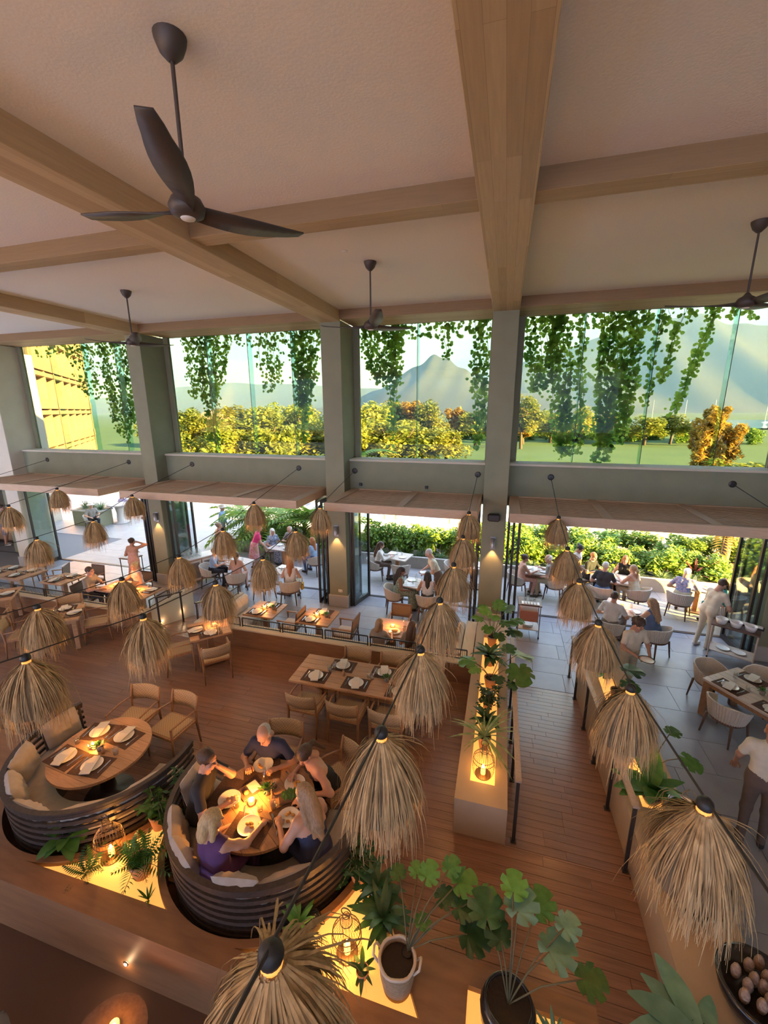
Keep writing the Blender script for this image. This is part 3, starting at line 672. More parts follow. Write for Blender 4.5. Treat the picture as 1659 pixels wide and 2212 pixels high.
def cane_chair():
    t = thing('cane_chair', '', 'chair')
    for s in (-1, 1):
        MB().tube([(s*.25, .22, 0), (s*.25, .22, .62)], [.014, .019], 6).build('leg', M['chair_wood'], t)
        MB().tube([(s*.235, -.27, 0), (s*.24, -.22, .42), (s*.245, -.28, .86)], [.014, .021, .015], 6).build('leg', M['dark_wood'], t)
        MB().box((s*.255, 0, .635), (.05, .50, .025), bev=.006).build('armrest', M['chair_wood'], t)
    MB().box((0, 0, .40), (.50, .47, .05), bev=.008).build('seat_frame', M['dark_wood'], t)
    MB().box((0, .0, .45), (.46, .44, .06), bev=.02).build('seat', M['white_cushion'], t)
    MB().box((0, -.275, .85), (.5, .03, .05), bev=.006).box((0, -.245, .55), (.48, .025, .04), bev=.005).build('back_frame', M['dark_wood'], t)
    o = MB().box((0, -.262, .70), (.45, .012, .27), rx=.1).build('backrest', M['cane'], t)
    return t
PROTO = {}
def put(kind, builder, x, y, z, face, label, group):
    rz = math.atan2(face[1], face[0])-math.pi/2
    if kind not in PROTO:
        o = PROTO[kind] = builder()
    else: o = copy_tree(PROTO[kind])
    o.location = (x, y, z); o.rotation_euler = (0, 0, rz); o['label'] = label; o['group'] = group; return o
def rope_at(x, y, f, lab, z=L0): return put('rope', rope_chair, x, y, z, f, lab, 'rope backed armchairs on the timber floor')
def tub_at(x, y, f, lab, z=0): return put('tub', tub_chair, x, y, z, f, lab, 'pale tub chairs with dark legs')
def cane_at(x, y, f, lab, z=0): return put('cane', cane_chair, x, y, z, f, lab, 'dark framed chairs on the stone floor')

# ================================================================ tables
def plank_table(name, label, cx, cy, lx, ly, zf, rz=0, n=6, h=.74, leg=.09, inset=.06, style='legs', wood='table_wood', apron=True):
    t = thing(name, label, 'table', (cx, cy, zf), rz); w = ly/n
    for i in range(n): MB().box((0, 0, 0), (lx, w-.004, .04), bev=.004).build('plank', M[wood], t, loc=(0, -ly/2+w*(i+.5), h-.02))
    if style == 'legs':
        for sx in (-1, 1):
            for sy in (-1, 1): MB().box((sx*(lx/2-inset-leg/2), sy*(ly/2-inset-leg/2), (h-.04)/2), (leg, leg, h-.04), bev=.008).build('leg', M[wood], t)
        if apron:
            for sy in (-1, 1): MB().box((0, sy*(ly/2-inset-leg/2), h-.085), (lx-2*inset-2*leg, .025, .09)).build('apron', M[wood], t)
    elif style == 'trestle':
        for sx in (-1, 1):
            m = MB(); x = sx*(lx/2-.42)
            for s in (-1, 1): m.box((x, 0, (h-.04)/2), (.06, .8, .07), rx=s*R(48))
            m.build('trestle', M[wood], t)
            MB().box((x, 0, h-.065), (.08, ly-.16, .05)).build('bearer', M[wood], t)
        MB().box((0, 0, .36), (lx-.9, .05, .07)).build('stretcher', M[wood], t)
    else:
        MB().box((0, 0, .02), (.46, .46, .03), bev=.008).build('base', M['dark_wood'], t); MB().box((0, 0, (h-.04)/2), (.12, .12, h-.06), bev=.01).build('pedestal', M['chair_wood'], t)
        MB().box((0, 0, h-.055), (.4, .4, .03)).build('bearer', M['dark_wood'], t)
    return t
def round_table(label, c, r, zf, rz, h=.74):
    t = thing('round_table', label, 'table', (c[0], c[1], zf), rz); n = 8
    for i in range(n):
        y0, y1 = -r+2*r*i/n+.002, -r+2*r*(i+1)/n-.002; A = []; 
        for k_ in range(9): y = y0+(y1-y0)*k_/8; A.append((math.sqrt(max(0, r*r-y*y)), y))
        MB().prism(A+[(-x, y) for x, y in A[::-1]], h-.035, h).build('plank', M['table_wood'], t)
    MB().lathe([(.0, 0), (.3, 0), (.3, .03), (.11, .06), (.09, .2), (.09, h-.12), (.28, h-.05), (.28, h-.036), (0, h-.036)], 24).build('pedestal', M['bench_wood'], t, True)
    return t
# ================================================================ tableware (shared meshes)
PLATE = MB().lathe([(0, .004), (.07, .004), (.1, .012), (.125, .02), (.128, .022), (.1, .006), (.07, 0), (0, 0)], 24).mesh('plate', M['white_plate'], True)
SMALLP = MB().lathe([(0, .004), (.05, .004), (.08, .014), (.082, .016), (.05, 0), (0, 0)], 20).mesh('plate', M['white_plate'], True)
TUMB = MB().lathe([(0, .004), (.028, .004), (.034, .1), (.036, .1), (.031, 0), (0, 0)], 16).mesh('glass', M['tumbler'], True)
WINE = MB().lathe([(.034, 0), (.034, .003), (.005, .008), (.004, .08), (.03, .105), (.04, .14), (.034, .19), (.032, .19), (.037, .14), (.028, .109), (0, .09)], 16).mesh('wine_glass', M['tumbler'], True)
def napkin_mesh():
    m = MB(); m.raw([(-.06, -.15, .0), (.06, -.15, 0), (.06, .0, .014), (-.06, 0, .014), (-.035, .13, .0), (.035, .13, 0), (-.064, -.152, .014), (.064, -.152, .014), (.066, 0, .03), (-.066, 0, .03), (-.04, .135, .014), (.04, .135, .014)],
        [(0, 3, 2, 1), (3, 4, 5, 2), (6, 7, 8, 9), (9, 8, 11, 10), (0, 1, 7, 6), (1, 2, 8, 7), (2, 5, 11, 8), (5, 4, 10, 11), (4, 3, 9, 10), (3, 0, 6, 9)])
    return m.mesh('napkin', M['napkin'])
NAPK = napkin_mesh()
MATM = MB().box((0, 0, .002), (.44, .32, .004)).mesh('placemat', M['placemat'])
FORK = MB().box((0, -.02, .002), (.007, .13, .003)).raw([(-.005, .045, .001), (.005, .045, .001), (.012, .065, .003), (.011, .105, .004), (-.011, .105, .004), (-.012, .065, .003)], [(0, 1, 2, 3, 4, 5)]).mesh('fork', M['cutlery'])
KNIFE = MB().box((0, -.04, .002), (.01, .1, .005)).box((0, .06, .002), (.016, .11, .002)).mesh('knife', M['cutlery'])
def small(name, me, x, y, z, rz, label, cat, group=None): 
    o = ob(name, me, None, (x, y, z), rz); return tag(o, label, cat, group)
def setting(x, y, z, face, where, napkin=True, mat_=True, glass=True, food=False):
    """place setting whose diner looks along face; the glass stands ahead and to the right"""
    rz = math.atan2(face[1], face[0])-math.pi/2; q = lambda a, c: (x+a*math.cos(rz)-c*math.sin(rz), y+a*math.sin(rz)+c*math.cos(rz))
    zz = z
    if mat_: small('placemat', MATM, x, y, z+.001, rz, 'dark woven placemat %s' % where, 'placemat', 'dark placemats'); zz = z+.006
    small('plate', PLATE, x, y, zz, 0, 'round white plate %s' % where, 'plate', 'white plates')
    if napkin: small('napkin', NAPK, *q(0, -.01), zz+.022, rz+.25, 'folded pale napkin %s' % where, 'napkin', 'folded napkins')
    small('fork', FORK, *q(-.165, 0), zz, rz, 'steel fork %s' % where, 'fork', 'forks'); small('knife', KNIFE, *q(.165, 0), zz, rz, 'steel knife %s' % where, 'knife', 'knives')
    if glass: small('glass', TUMB, *q(.15, .22), z, 0, 'clear water glass %s' % where, 'glass', 'water glasses')
def candle(x, y, z, where, e=5.):
    t = thing('candle_holder', 'glowing amber candle holder %s' % where, 'candle', (x, y, z), 0, 'lit table candles')
    MB().lathe([(0, .0), (.035, 0), (.04, .05), (.037, .05), (.033, .005), (0, .006)], 14).build('cup', M['amber_glass'], t, True)
    MB().ball((0, 0, .035), .012, 8, 6, (.012, .012, .02)).build('flame', M['flame'], t, True)
    plight('candle_light', t, (0, 0, .10), e*.42, (1, .36, .06), .03)
def condiments(x, y, z, where, plant=True):
    if plant:
        t = thing('herb_pot', 'tiny potted herb %s' % where, 'plant', (x, y, z), 0, 'tiny potted herbs')
        MB().lathe([(0, 0), (.035, 0), (.045, .08), (.038, .08), (.036, .07), (0, .068)], 14).build('pot', M['stone_pot'], t, True); m = MB()
        for i in range(26):
            a, r_, h_ = i*2.4, .012+.0018*i, .13-.0016*i; p = (r_*1.6*math.cos(a), r_*1.6*math.sin(a), h_); m.raw([(r_*.4*math.cos(a), r_*.4*math.sin(a), .07), (p[0]-.014*math.sin(a), p[1]+.014*math.cos(a), p[2]-.012), (p[0]*1.25, p[1]*1.25, p[2]), (p[0]+.014*math.sin(a), p[1]-.014*math.cos(a), p[2]-.012)], [(0, 1, 2, 3)])
        tag(m.build('leaves', M['leaf_mid'], t), kind='stuff')
    t = thing('pepper_mill', 'small turned timber pepper mill %s' % where, 'mill', (x+.09, y-.03, z), 0, 'pepper mills')
    MB().lathe([(0, 0), (.022, 0), (.024, .03), (.016, .06), (.02, .09), (.014, .1), (0, .1)], 12).build('body', M['chair_wood'], t, True); MB().ball((0, 0, .112), .014, 10, 6).build('knob', M['dark_wood'], t, True)
def bottle(x, y, z, where, m='tumbler', s=1.):
    return tag(MB().lathe([(0, 0), (.038, 0), (.04, .02), (.04, .16), (.028, .19), (.015, .21), (.014, .25), (.0, .25)], 14).build('water_bottle', M[m], smooth=True, loc=(x, y, z)), 'clear glass water bottle %s' % where, 'bottle', 'glass water bottles')
# ================================================================ lay out: timber floor
T = L0+.74
plank_table('long_table', 'long plank table with six places in front of the low wall', -2.11, 5.945, 2.32, .82, L0, 0, 6, style='trestle')
for x, y, w_ in ((-2.86, 5.75, 'front left'), (-2.13, 5.74, 'front middle'), (-1.38, 5.72, 'front right')): setting(x, y, T, (0, 1), 'at the %s place of the long table' % w_)
for x, y, w_ in ((-2.52, 6.15, 'rear left'), (-1.76, 6.15, 'rear middle'), (-1.08, 6.15, 'rear right')): setting(x, y, T, (0, -1), 'at the %s place of the long table' % w_)
condiments(-2.5, 5.93, T, 'between the two left pairs of the long table', False); condiments(-1.66, 5.94, T, 'near the middle of the long table')
small('wine_glass', WINE, -2.6, 5.95, T, 0, 'stemmed glass near the left end of the long table', 'glass'); small('wine_glass', WINE, -1.85, 5.97, T, 0, 'stemmed glass near the middle of the long table', 'glass')
for x, w_ in ((-2.87, 'left'), (-2.17, 'middle'), (-1.48, 'right')): rope_at(x, 5.48, (.02, 1), '%s rope armchair of the front row at the long table' % w_)
for x, w_ in ((-2.42, 'left'), (-1.71, 'middle'), (-1.05, 'right')): rope_at(x, 6.36, (0, -1), '%s rope armchair behind the long table' % w_)
plank_table('square_table', 'square timber table with a bright candle left of the long table', -5.72, 6.66, .78, .78, L0, R(45), 6, style='pedestal')
s7 = .7071
setting(-5.56, 6.5, T, (-s7, s7), 'facing the rope chair on the candlelit square table'); setting(-5.9, 6.5, T, (s7, s7), 'on the left corner of the candlelit square table')
candle(-5.68, 6.78, T, 'on the square table left of the long table', 9)
rope_at(-5.3, 6.26, (-s7, s7), 'rope armchair with woven back in front of the candlelit square table'); rope_at(-6.14, 6.26, (s7, s7), 'rope armchair on the left of the candlelit square table')
ca, sa = math.cos(R(41)), math.sin(R(41))
plank_table('square_table', 'square timber table with two place settings at the left of the timber floor', -9.37, 6.28, .86, .86, L0, R(41), 6, style='legs')
setting(-9.12, 6.42, T, (-.75, -.66), 'on the right side of the left square table'); setting(-9.5, 6.52, T, (.66, -.75), 'on the far side of the left square table'); condiments(-9.4, 6.25, T, 'on the left square table', False)
rope_at(-8.86, 6.72, (-.75, -.66), 'rope armchair right of the left square table'); rope_at(-9.8, 6.78, (.66, -.75), 'rope armchair behind the left square table'); rope_at(-9.88, 5.84, (.75, .66), 'rope armchair in front of the left square table')
plank_table('square_table', 'square timber table cut by the left picture edge', -11.9, 6.6, .86, .86, L0, R(41), 6, style='legs')
setting(-11.72, 6.75, T, (-.75, -.66), 'on the table cut by the left picture edge'); condiments(-11.8, 6.5, T, 'on the table cut by the left picture edge', False)
rope_at(-11.2, 6.05, (-.66, .75), 'rope armchair near the table cut by the left picture edge')
# ---------------------------------------------------------------- booths
def booth(c, a0, a1, label):
    t = thing('curved_bench', label, 'bench', (c[0], c[1], L0)); n = 44
    def ring(r0, r1, z0, z1, b0=a0, b1=a1):
        m = MB(); vs = []
        for i in range(n+1):
            a = R(b0+(b1-b0)*i/n); 
            for r_, z_ in ((r0, z0), (r1, z0), (r1, z1), (r0, z1)): vs.append((r_*math.cos(a), r_*math.sin(a), z_))
        fs = [(i*4+k_, i*4+(k_+1) % 4, i*4+4+(k_+1) % 4, i*4+4+k_) for i in range(n) for k_ in range(4)]+[(0, 3, 2, 1), (n*4, n*4+1, n*4+2, n*4+3)]
        return m.raw(vs, fs)
    for j in range(5): ring(.66+j*.085, .738+j*.085, .37, .41).build('seat_slat', M['bench_wood'], t)
    ring(.70, .72, .0, .37).build('front_skirt', M['bench_wood'], t)
    for j in range(8):
        z = .10+j*.095; ring(1.10+.04*z, 1.125+.04*z, z-.022, z+.022).build('back_slat', M['bench_wood'], t)
    ring(1.105, 1.165, .80, .83).build('top_rail', M['bench_wood'], t)
    for k_ in range(9):
        a = R(a0+(a1-a0)*(k_+.1)/8.2); MB().tube([(1.08*math.cos(a), 1.08*math.sin(a), 0), (1.11*math.cos(a), 1.11*math.sin(a), .81)], .018, 6).build('post', M['bench_wood'], t)
    ring(.67, 1.05, .41, .47, a0+4, a1-4).build('seat_pad', M['cushion'], t, True)
    return t
booth(BC2, 166, 378, 'dark slatted curved bench with five diners'); booth(BC1, 158, 372, 'dark slatted curved bench around the empty round table')
BT2, BT1 = (-2.46, 3.42), (-4.98, 3.52)
round_table('round timber table crowded with plates between five diners', BT2, .60, L0, R(-30)); round_table('round timber table laid for four in the empty booth', BT1, .60, L0, R(-5))
def cushion_mesh(w, h, d, seed):
    rg = np.random.default_rng(seed); m = MB(); n = 12; vs = []; fs = []
    for s in (1, -1):
        for j in range(n+1):
            for i in range(n+1):
                u, v = 2*i/n-1, 2*j/n-1; e = (1-u**4)*(1-v**4); pin = 1-.08*(u*u*v*v)
                vs.append((u*w/2*pin*(1-.05*(1-v*v)), s*d/2*e**.55+.01*rg.normal()*e, h/2+v*h/2*pin*(1-.05*(1-u*u))))
    k_ = (n+1)**2
    for j in range(n):
        for i in range(n):
            a = j*(n+1)+i; fs += [(a, a+n+1, a+n+2, a+1), (k_+a, k_+a+1, k_+a+n+2, k_+a+n+1)]
    return m.raw(vs, fs).mesh('cushion', M['cushion'], True)
CU = [cushion_mesh(.5, .42, .16, s) for s in (1, 2)]; CUL = cushion_mesh(.62, .34, .15, 3)
def cushion(c, ang, r_, label, me, z=.47, tilt=.22, roll=0):
    a = R(ang); o = ob('cushion', me, None, (c[0]+r_*math.cos(a), c[1]+r_*math.sin(a), L0+z)); o.rotation_euler = (tilt, roll, a+R(90)); return tag(o, label, 'cushion', 'loose cushions on the curved benches')
for ang, r_, me, lab in ((186, .97, CU[0], 'beige cushion at the left end of the occupied bench'), (222, .99, CU[1], 'beige cushion between the person in dark tee and the sleeveless person'), (243, .99, CU[0], 'pale beige cushion just left of the person in dark sleeveless top'), (281, .98, CU[1], 'grey beige cushion just right of the person in dark sleeveless top'), (307, .98, CUL, 'long beige cushion left of the person in backless top')):
    cushion(BC2, ang, r_, lab, me)
for ang, r_, me, lab in ((176, .97, CU[0], 'large pale cushion at the far left of the empty bench'), (213, .97, CU[1], 'round edged pale cushion at the left picture edge'), (240, .97, CU[0], 'crumpled pale cushion on the near left of the empty bench'), (268, .99, CUL, 'long grey cushion on the near side of the empty bench'), (303, .99, CUL, 'long beige cushion on the near right of the empty bench'), (335, .99, CUL, 'long beige cushion at the right end of the empty bench')):
    cushion(BC1, ang, r_, lab, me)
rope_at(-5.37, 4.38, (.1, -1), 'left rope armchair beyond the empty round table'); rope_at(-4.68, 4.4, (-.1, -1), 'right rope armchair with white seat beyond the empty round table')
rope_at(-2.75, 4.28, (.15, -1), 'rope armchair under the person in navy polo'); rope_at(-1.86, 4.14, (-.55, -.8), 'rope armchair under the person in black strap top')
for x, y, f_, w_ in ((-5.27, 3.75, (.15, -1), 'far left'), (-4.86, 3.77, (-.1, -1), 'far right'), (-5.30, 3.28, (.1, 1), 'near left'), (-4.84, 3.27, (-.1, 1), 'near right')): setting(x, y, T, f_, 'at the %s place of the empty round table' % w_)
candle(-5.1, 3.52, T, 'in the middle of the empty round table', 11); condiments(-4.98, 3.5, T, 'in the middle of the empty round table')
E2 = 'on the round table of the five diners'
for x, y, w_ in ((-2.84, 3.32, 'left'), (-2.72, 3.86, 'far'), (-2.43, 3.10, 'near'), (-2.06, 3.30, 'right'), (-2.2, 3.72, 'far right')):
    o = small('plate', PLATE, x, y, T+.006, 0, 'white plate with scraps, the %s one %s' % (w_, E2), 'plate', 'plates of the five diners')
    fo = MB()
    for i in range(4): fo.ball((random.uniform(-.05, .05), random.uniform(-.05, .05), .012), .02, 8, 5, (.026, .018, .012))
    tag(fo.build('food_scraps', M['food'], None, True, loc=(x, y, T+.012)), 'food left on the %s plate %s' % (w_, E2), 'food', kind='stuff')
for x, y, a, w_ in ((-2.95, 3.38, 70, 'left'), (-2.7, 3.8, 10, 'far'), (-2.42, 3.06, 160, 'near'), (-2.02, 3.28, 120, 'right')): small('placemat', MATM, x*.96+BT2[0]*.04, y*.96+BT2[1]*.04, T+.001, R(a+20), 'dark placemat under the %s plate %s' % (w_, E2), 'placemat')
t = thing('bread_tray', 'square timber tray with bread %s' % E2, 'tray', (-2.68, 3.5, T+.002), R(-28)); MB().box((0, 0, .008), (.2, .26, .012), bev=.003).build('board', M['dark_wood'], t); MB().box((0, .05, .022), (.15, .12, .014), bev=.005).build('cloth', M['napkin'], t); MB().ball((.02, -.06, .03), .03, 10, 6, (.035, .03, .02)).build('bread_roll', M['food'], t, True)
candle(-2.57, 3.36, T, 'in the middle of the five diners', 16)
bottle(-2.54, 3.62, T, E2); condiments(-2.46, 3.52, T, E2)
for x, y, w_ in ((-2.71, 3.27, 'left'), (-2.42, 3.62, 'far'), (-2.32, 3.4, 'middle'), (-2.42, 3.3, 'near'), (-2.28, 3.36, 'right')): small('glass', TUMB, x, y, T, 0, 'half full water glass, the %s one %s' % (w_, E2), 'glass', 'glasses of the five diners')
t = thing('serving_dish', 'oblong dish with green salad leaves %s' % E2, 'dish', (-2.17, 3.53, T+.002), R(35)); MB().box((0, 0, .012), (.26, .13, .02), bev=.008).build('dish', M['dark_wood'], t); m = MB()
for i in range(24): a = i*2.4; r_ = .012*math.sqrt(i); m.raw([(r_*1.6*math.cos(a), r_*math.sin(a), .022), (r_*1.6*math.cos(a)+.03, r_*math.sin(a)+.02, .05), (r_*1.6*math.cos(a)+.01, r_*math.sin(a)+.05, .06), (r_*1.6*math.cos(a)-.02, r_*math.sin(a)+.03, .04)], [(0, 1, 2, 3)])
tag(m.build('salad', M['leaf_mid'], t), kind='stuff')
for x, y, a, nm, me, w_ in ((-2.2, 3.22, 40, 'fork', FORK, 'near right'), (-2.12, 3.17, 20, 'knife', KNIFE, 'near right'), (-2.02, 3.55, -20, 'fork', FORK, 'far right'), (-2.56, 3.2, 30, 'knife', KNIFE, 'near left'), (-2.3, 3.8, 60, 'knife', KNIFE, 'far')): small(nm, me, x, y, T+.006, R(a), 'steel %s lying at the %s of the table of five diners' % (nm, w_), nm)
# ---------------------------------------------------------------- tables on the stone floor behind the low wall
UT = [(-5.48, 8.43, 'left'), (-4.05, 8.42, 'middle'), (-2.18, 8.38, 'right'), (-1.12, 8.36, 'rightmost')]
for x, y, w_ in UT: plank_table('bistro_table', '%s of the four small square tables behind the low wall' % w_, x, y, .82 if w_ != 'rightmost' else .7, .78, 0, 0, 6, .75, style='pedestal', wood='table_wood_y' if False else 'table_wood')
for x, y, w_ in UT[:2]:
    setting(x-.12, y-.2, .75, (0, 1), 'on the near side of the %s small table behind the low wall' % w_); setting(x+.05, y+.22, .75, (0, -1), 'on the far side of the %s small table behind the low wall' % w_)
    condiments(x+.2, y+.02, .75, 'on the %s small table behind the low wall' % w_); candle(x-.05, y+.03, .75, 'on the %s small table behind the low wall' % w_, 9)
o = small('plate', PLATE, -2.1, 8.2, .752, 0, 'large plate of food before the person in striped top', 'plate'); tag(MB().ball((0, 0, .02), .05, 10, 6, (.08, .06, .02)).build('meal', M['food'], None, True, loc=(-2.1, 8.2, .765)), 'orange meal on the plate of the person in striped top', 'food', kind='stuff')
bottle(-1.93, 8.5, .75, 'on the right small table behind the low wall'); small('glass', TUMB, -1.9, 8.3, .75, 0, 'water glass on the right small table behind the low wall', 'glass'); candle(-2.2, 8.42, .75, 'on the right small table behind the low wall', 10); small('glass', TUMB, -2.5, 8.25, .75, 0, 'glass with lime slice at the left of the right small table', 'glass')
candle(-1.2, 8.5, .75, 'on the rightmost small table behind the low wall', 12); small('plate', PLATE, -1.2, 8.25, .752, 0, 'plate on the rightmost small table behind the low wall', 'plate')
cane_at(-4.78, 8.42, (-1, 0), 'dark framed chair right of the left small table'); cane_at(-3.36, 8.42, (-1, 0), 'dark framed chair right of the middle small table'); cane_at(-2.22, 9.1, (0, -1), 'dark framed chair behind the right small table'); cane_at(-1.15, 9.1, (0, -1), 'dark framed chair behind the rightmost small table')
def banquette(x0, x1, y0, y1, back, label):
    t = thing('banquette', label, 'sofa'); MB().bb(x0, x1, y0, y1, .08, .36).build('base', M['canopy_frame'], t); MB().bb(x0, x1, y0, y1, .36, .47, .03).build('seat', M['white_cushion'], t)
    xb = (x0, x0+.16) if back < 0 else (x1-.16, x1); MB().bb(xb[0], xb[1], y0, y1, .47, .86, .05).build('backrest', M['white_cushion'], t)
banquette(-6.43, -5.72, 7.5, 8.92, -1, 'white corner banquette left of the small tables'); banquette(-1.1, -.6, 7.6, 8.92, 1, 'white banquette beside the planter end')
t = thing('banquette', 'low pale bench along the low wall behind the long table', 'sofa'); MB().bb(-5.7, -1.06, 7.48, 7.86, .08, .36).build('base', M['canopy_frame'], t); MB().bb(-5.7, -1.06, 7.48, 7.86, .36, .45, .03).build('seat', M['white_cushion'], t)
LTB = [(-14.35, 8.58, 1.7, .85, 'large'), (-12.35, 8.58, .82, .78, 'second'), (-10.3, 8.58, .74, .78, 'third'), (-9.33, 8.44, .82, .74, 'fourth')]
for x, y, lx, ly, w_ in LTB: plank_table('bistro_table', '%s table from the left behind the left railing' % w_, x, y, lx, ly, 0, 0, 6, .75, style='legs' if lx > 1 else 'pedestal', wood='table_wood')
for x, y, f_, w_ in ((-14.0, 8.38, (0, 1), 'near right place of the large left table'), (-13.9, 8.8, (0, -1), 'far right place of the large left table'), (-14.8, 8.38, (0, 1), 'near left place of the large left table'), (-14.7, 8.8, (0, -1), 'far left place of the large left table'), (-12.45, 8.4, (0, 1), 'near place of the second left table'), (-12.25, 8.78, (0, -1), 'far place of the second left table'), (-9.15, 8.6, (-1, 0), 'right place of the fourth left table')): setting(x, y, .75, f_, 'at the %s' % w_)
condiments(-14.3, 8.6, .75, 'on the large left table', False); condiments(-12.35, 8.6, .75, 'on the second left table', False)
candle(-10.4, 8.6, .75, 'between the seated pair at the far left', 12); candle(-9.5, 8.5, .75, 'on the fourth left table', 10); small('plate', PLATE, -10.2, 8.8, .752, 0, 'plate before the person in white at the far left', 'plate')
cane_at(-14.6, 9.28, (0, -1), 'dark framed chair beyond the large left table'); cane_at(-13.3, 9.1, (-1, -.6), 'dark framed chair beside the large left table'); cane_at(-12.1, 9.25, (0, -1), 'dark framed chair beyond the second left table'); cane_at(-11.1, 8.3, (1, .2), 'dark framed chair under the person in grey waistcoat'); cane_at(-10.2, 9.2, (0, -1), 'dark framed chair under the person in white top')
# ---------------------------------------------------------------- right hand table on the stone floor
t = thing('dining_table', 'heavy timber table laid for four at the right edge', 'table', (4.55, 7.85, 0), R(-55)); 
for i in range(7): MB().box((0, 0, 0), (1.35, .97/7-.004, .045), bev=.005).build('plank', M['pale_table'], t, loc=(0, -.485+.97/7*(i+.5), .728))
for sx in (-1, 1):
    for sy in (-1, 1): MB().box((sx*.6, sy*.41, .352), (.12, .12, .705), bev=.012).build('leg', M['chair_wood'], t)
for sy in (-1, 1): MB().box((0, sy*.43, .66), (1.08, .03, .09)).build('apron', M['chair_wood'], t)
u1 = (math.cos(R(-55)), math.sin(R(-55))); u2 = (.819, .574)
def rt(a, c): return (4.55+a*u1[0]+c*u2[0], 7.85+a*u1[1]+c*u2[1])
for a, c, f_, w_ in ((-.32, -.3, u2, 'near left'), (.32, -.3, u2, 'near right'), (-.32, .3, (-.819, -.574), 'far left'), (.32, .3, (-.819, -.574), 'far right')): setting(*rt(a, c), .75, f_, 'at the %s place of the heavy right table' % w_)
condiments(*rt(0, 0), .75, 'on the heavy right table')
for a, c, f_, w_ in ((-.1, -.64, u2, 'in front of the heavy right table'), (-.86, .1, u1, 'at the far end of the heavy right table'), (-.38, .74, (-.819, -.574), 'beyond the heavy right table')): tub_at(*rt(a, c), f_, 'woven tub chair %s' % w_)
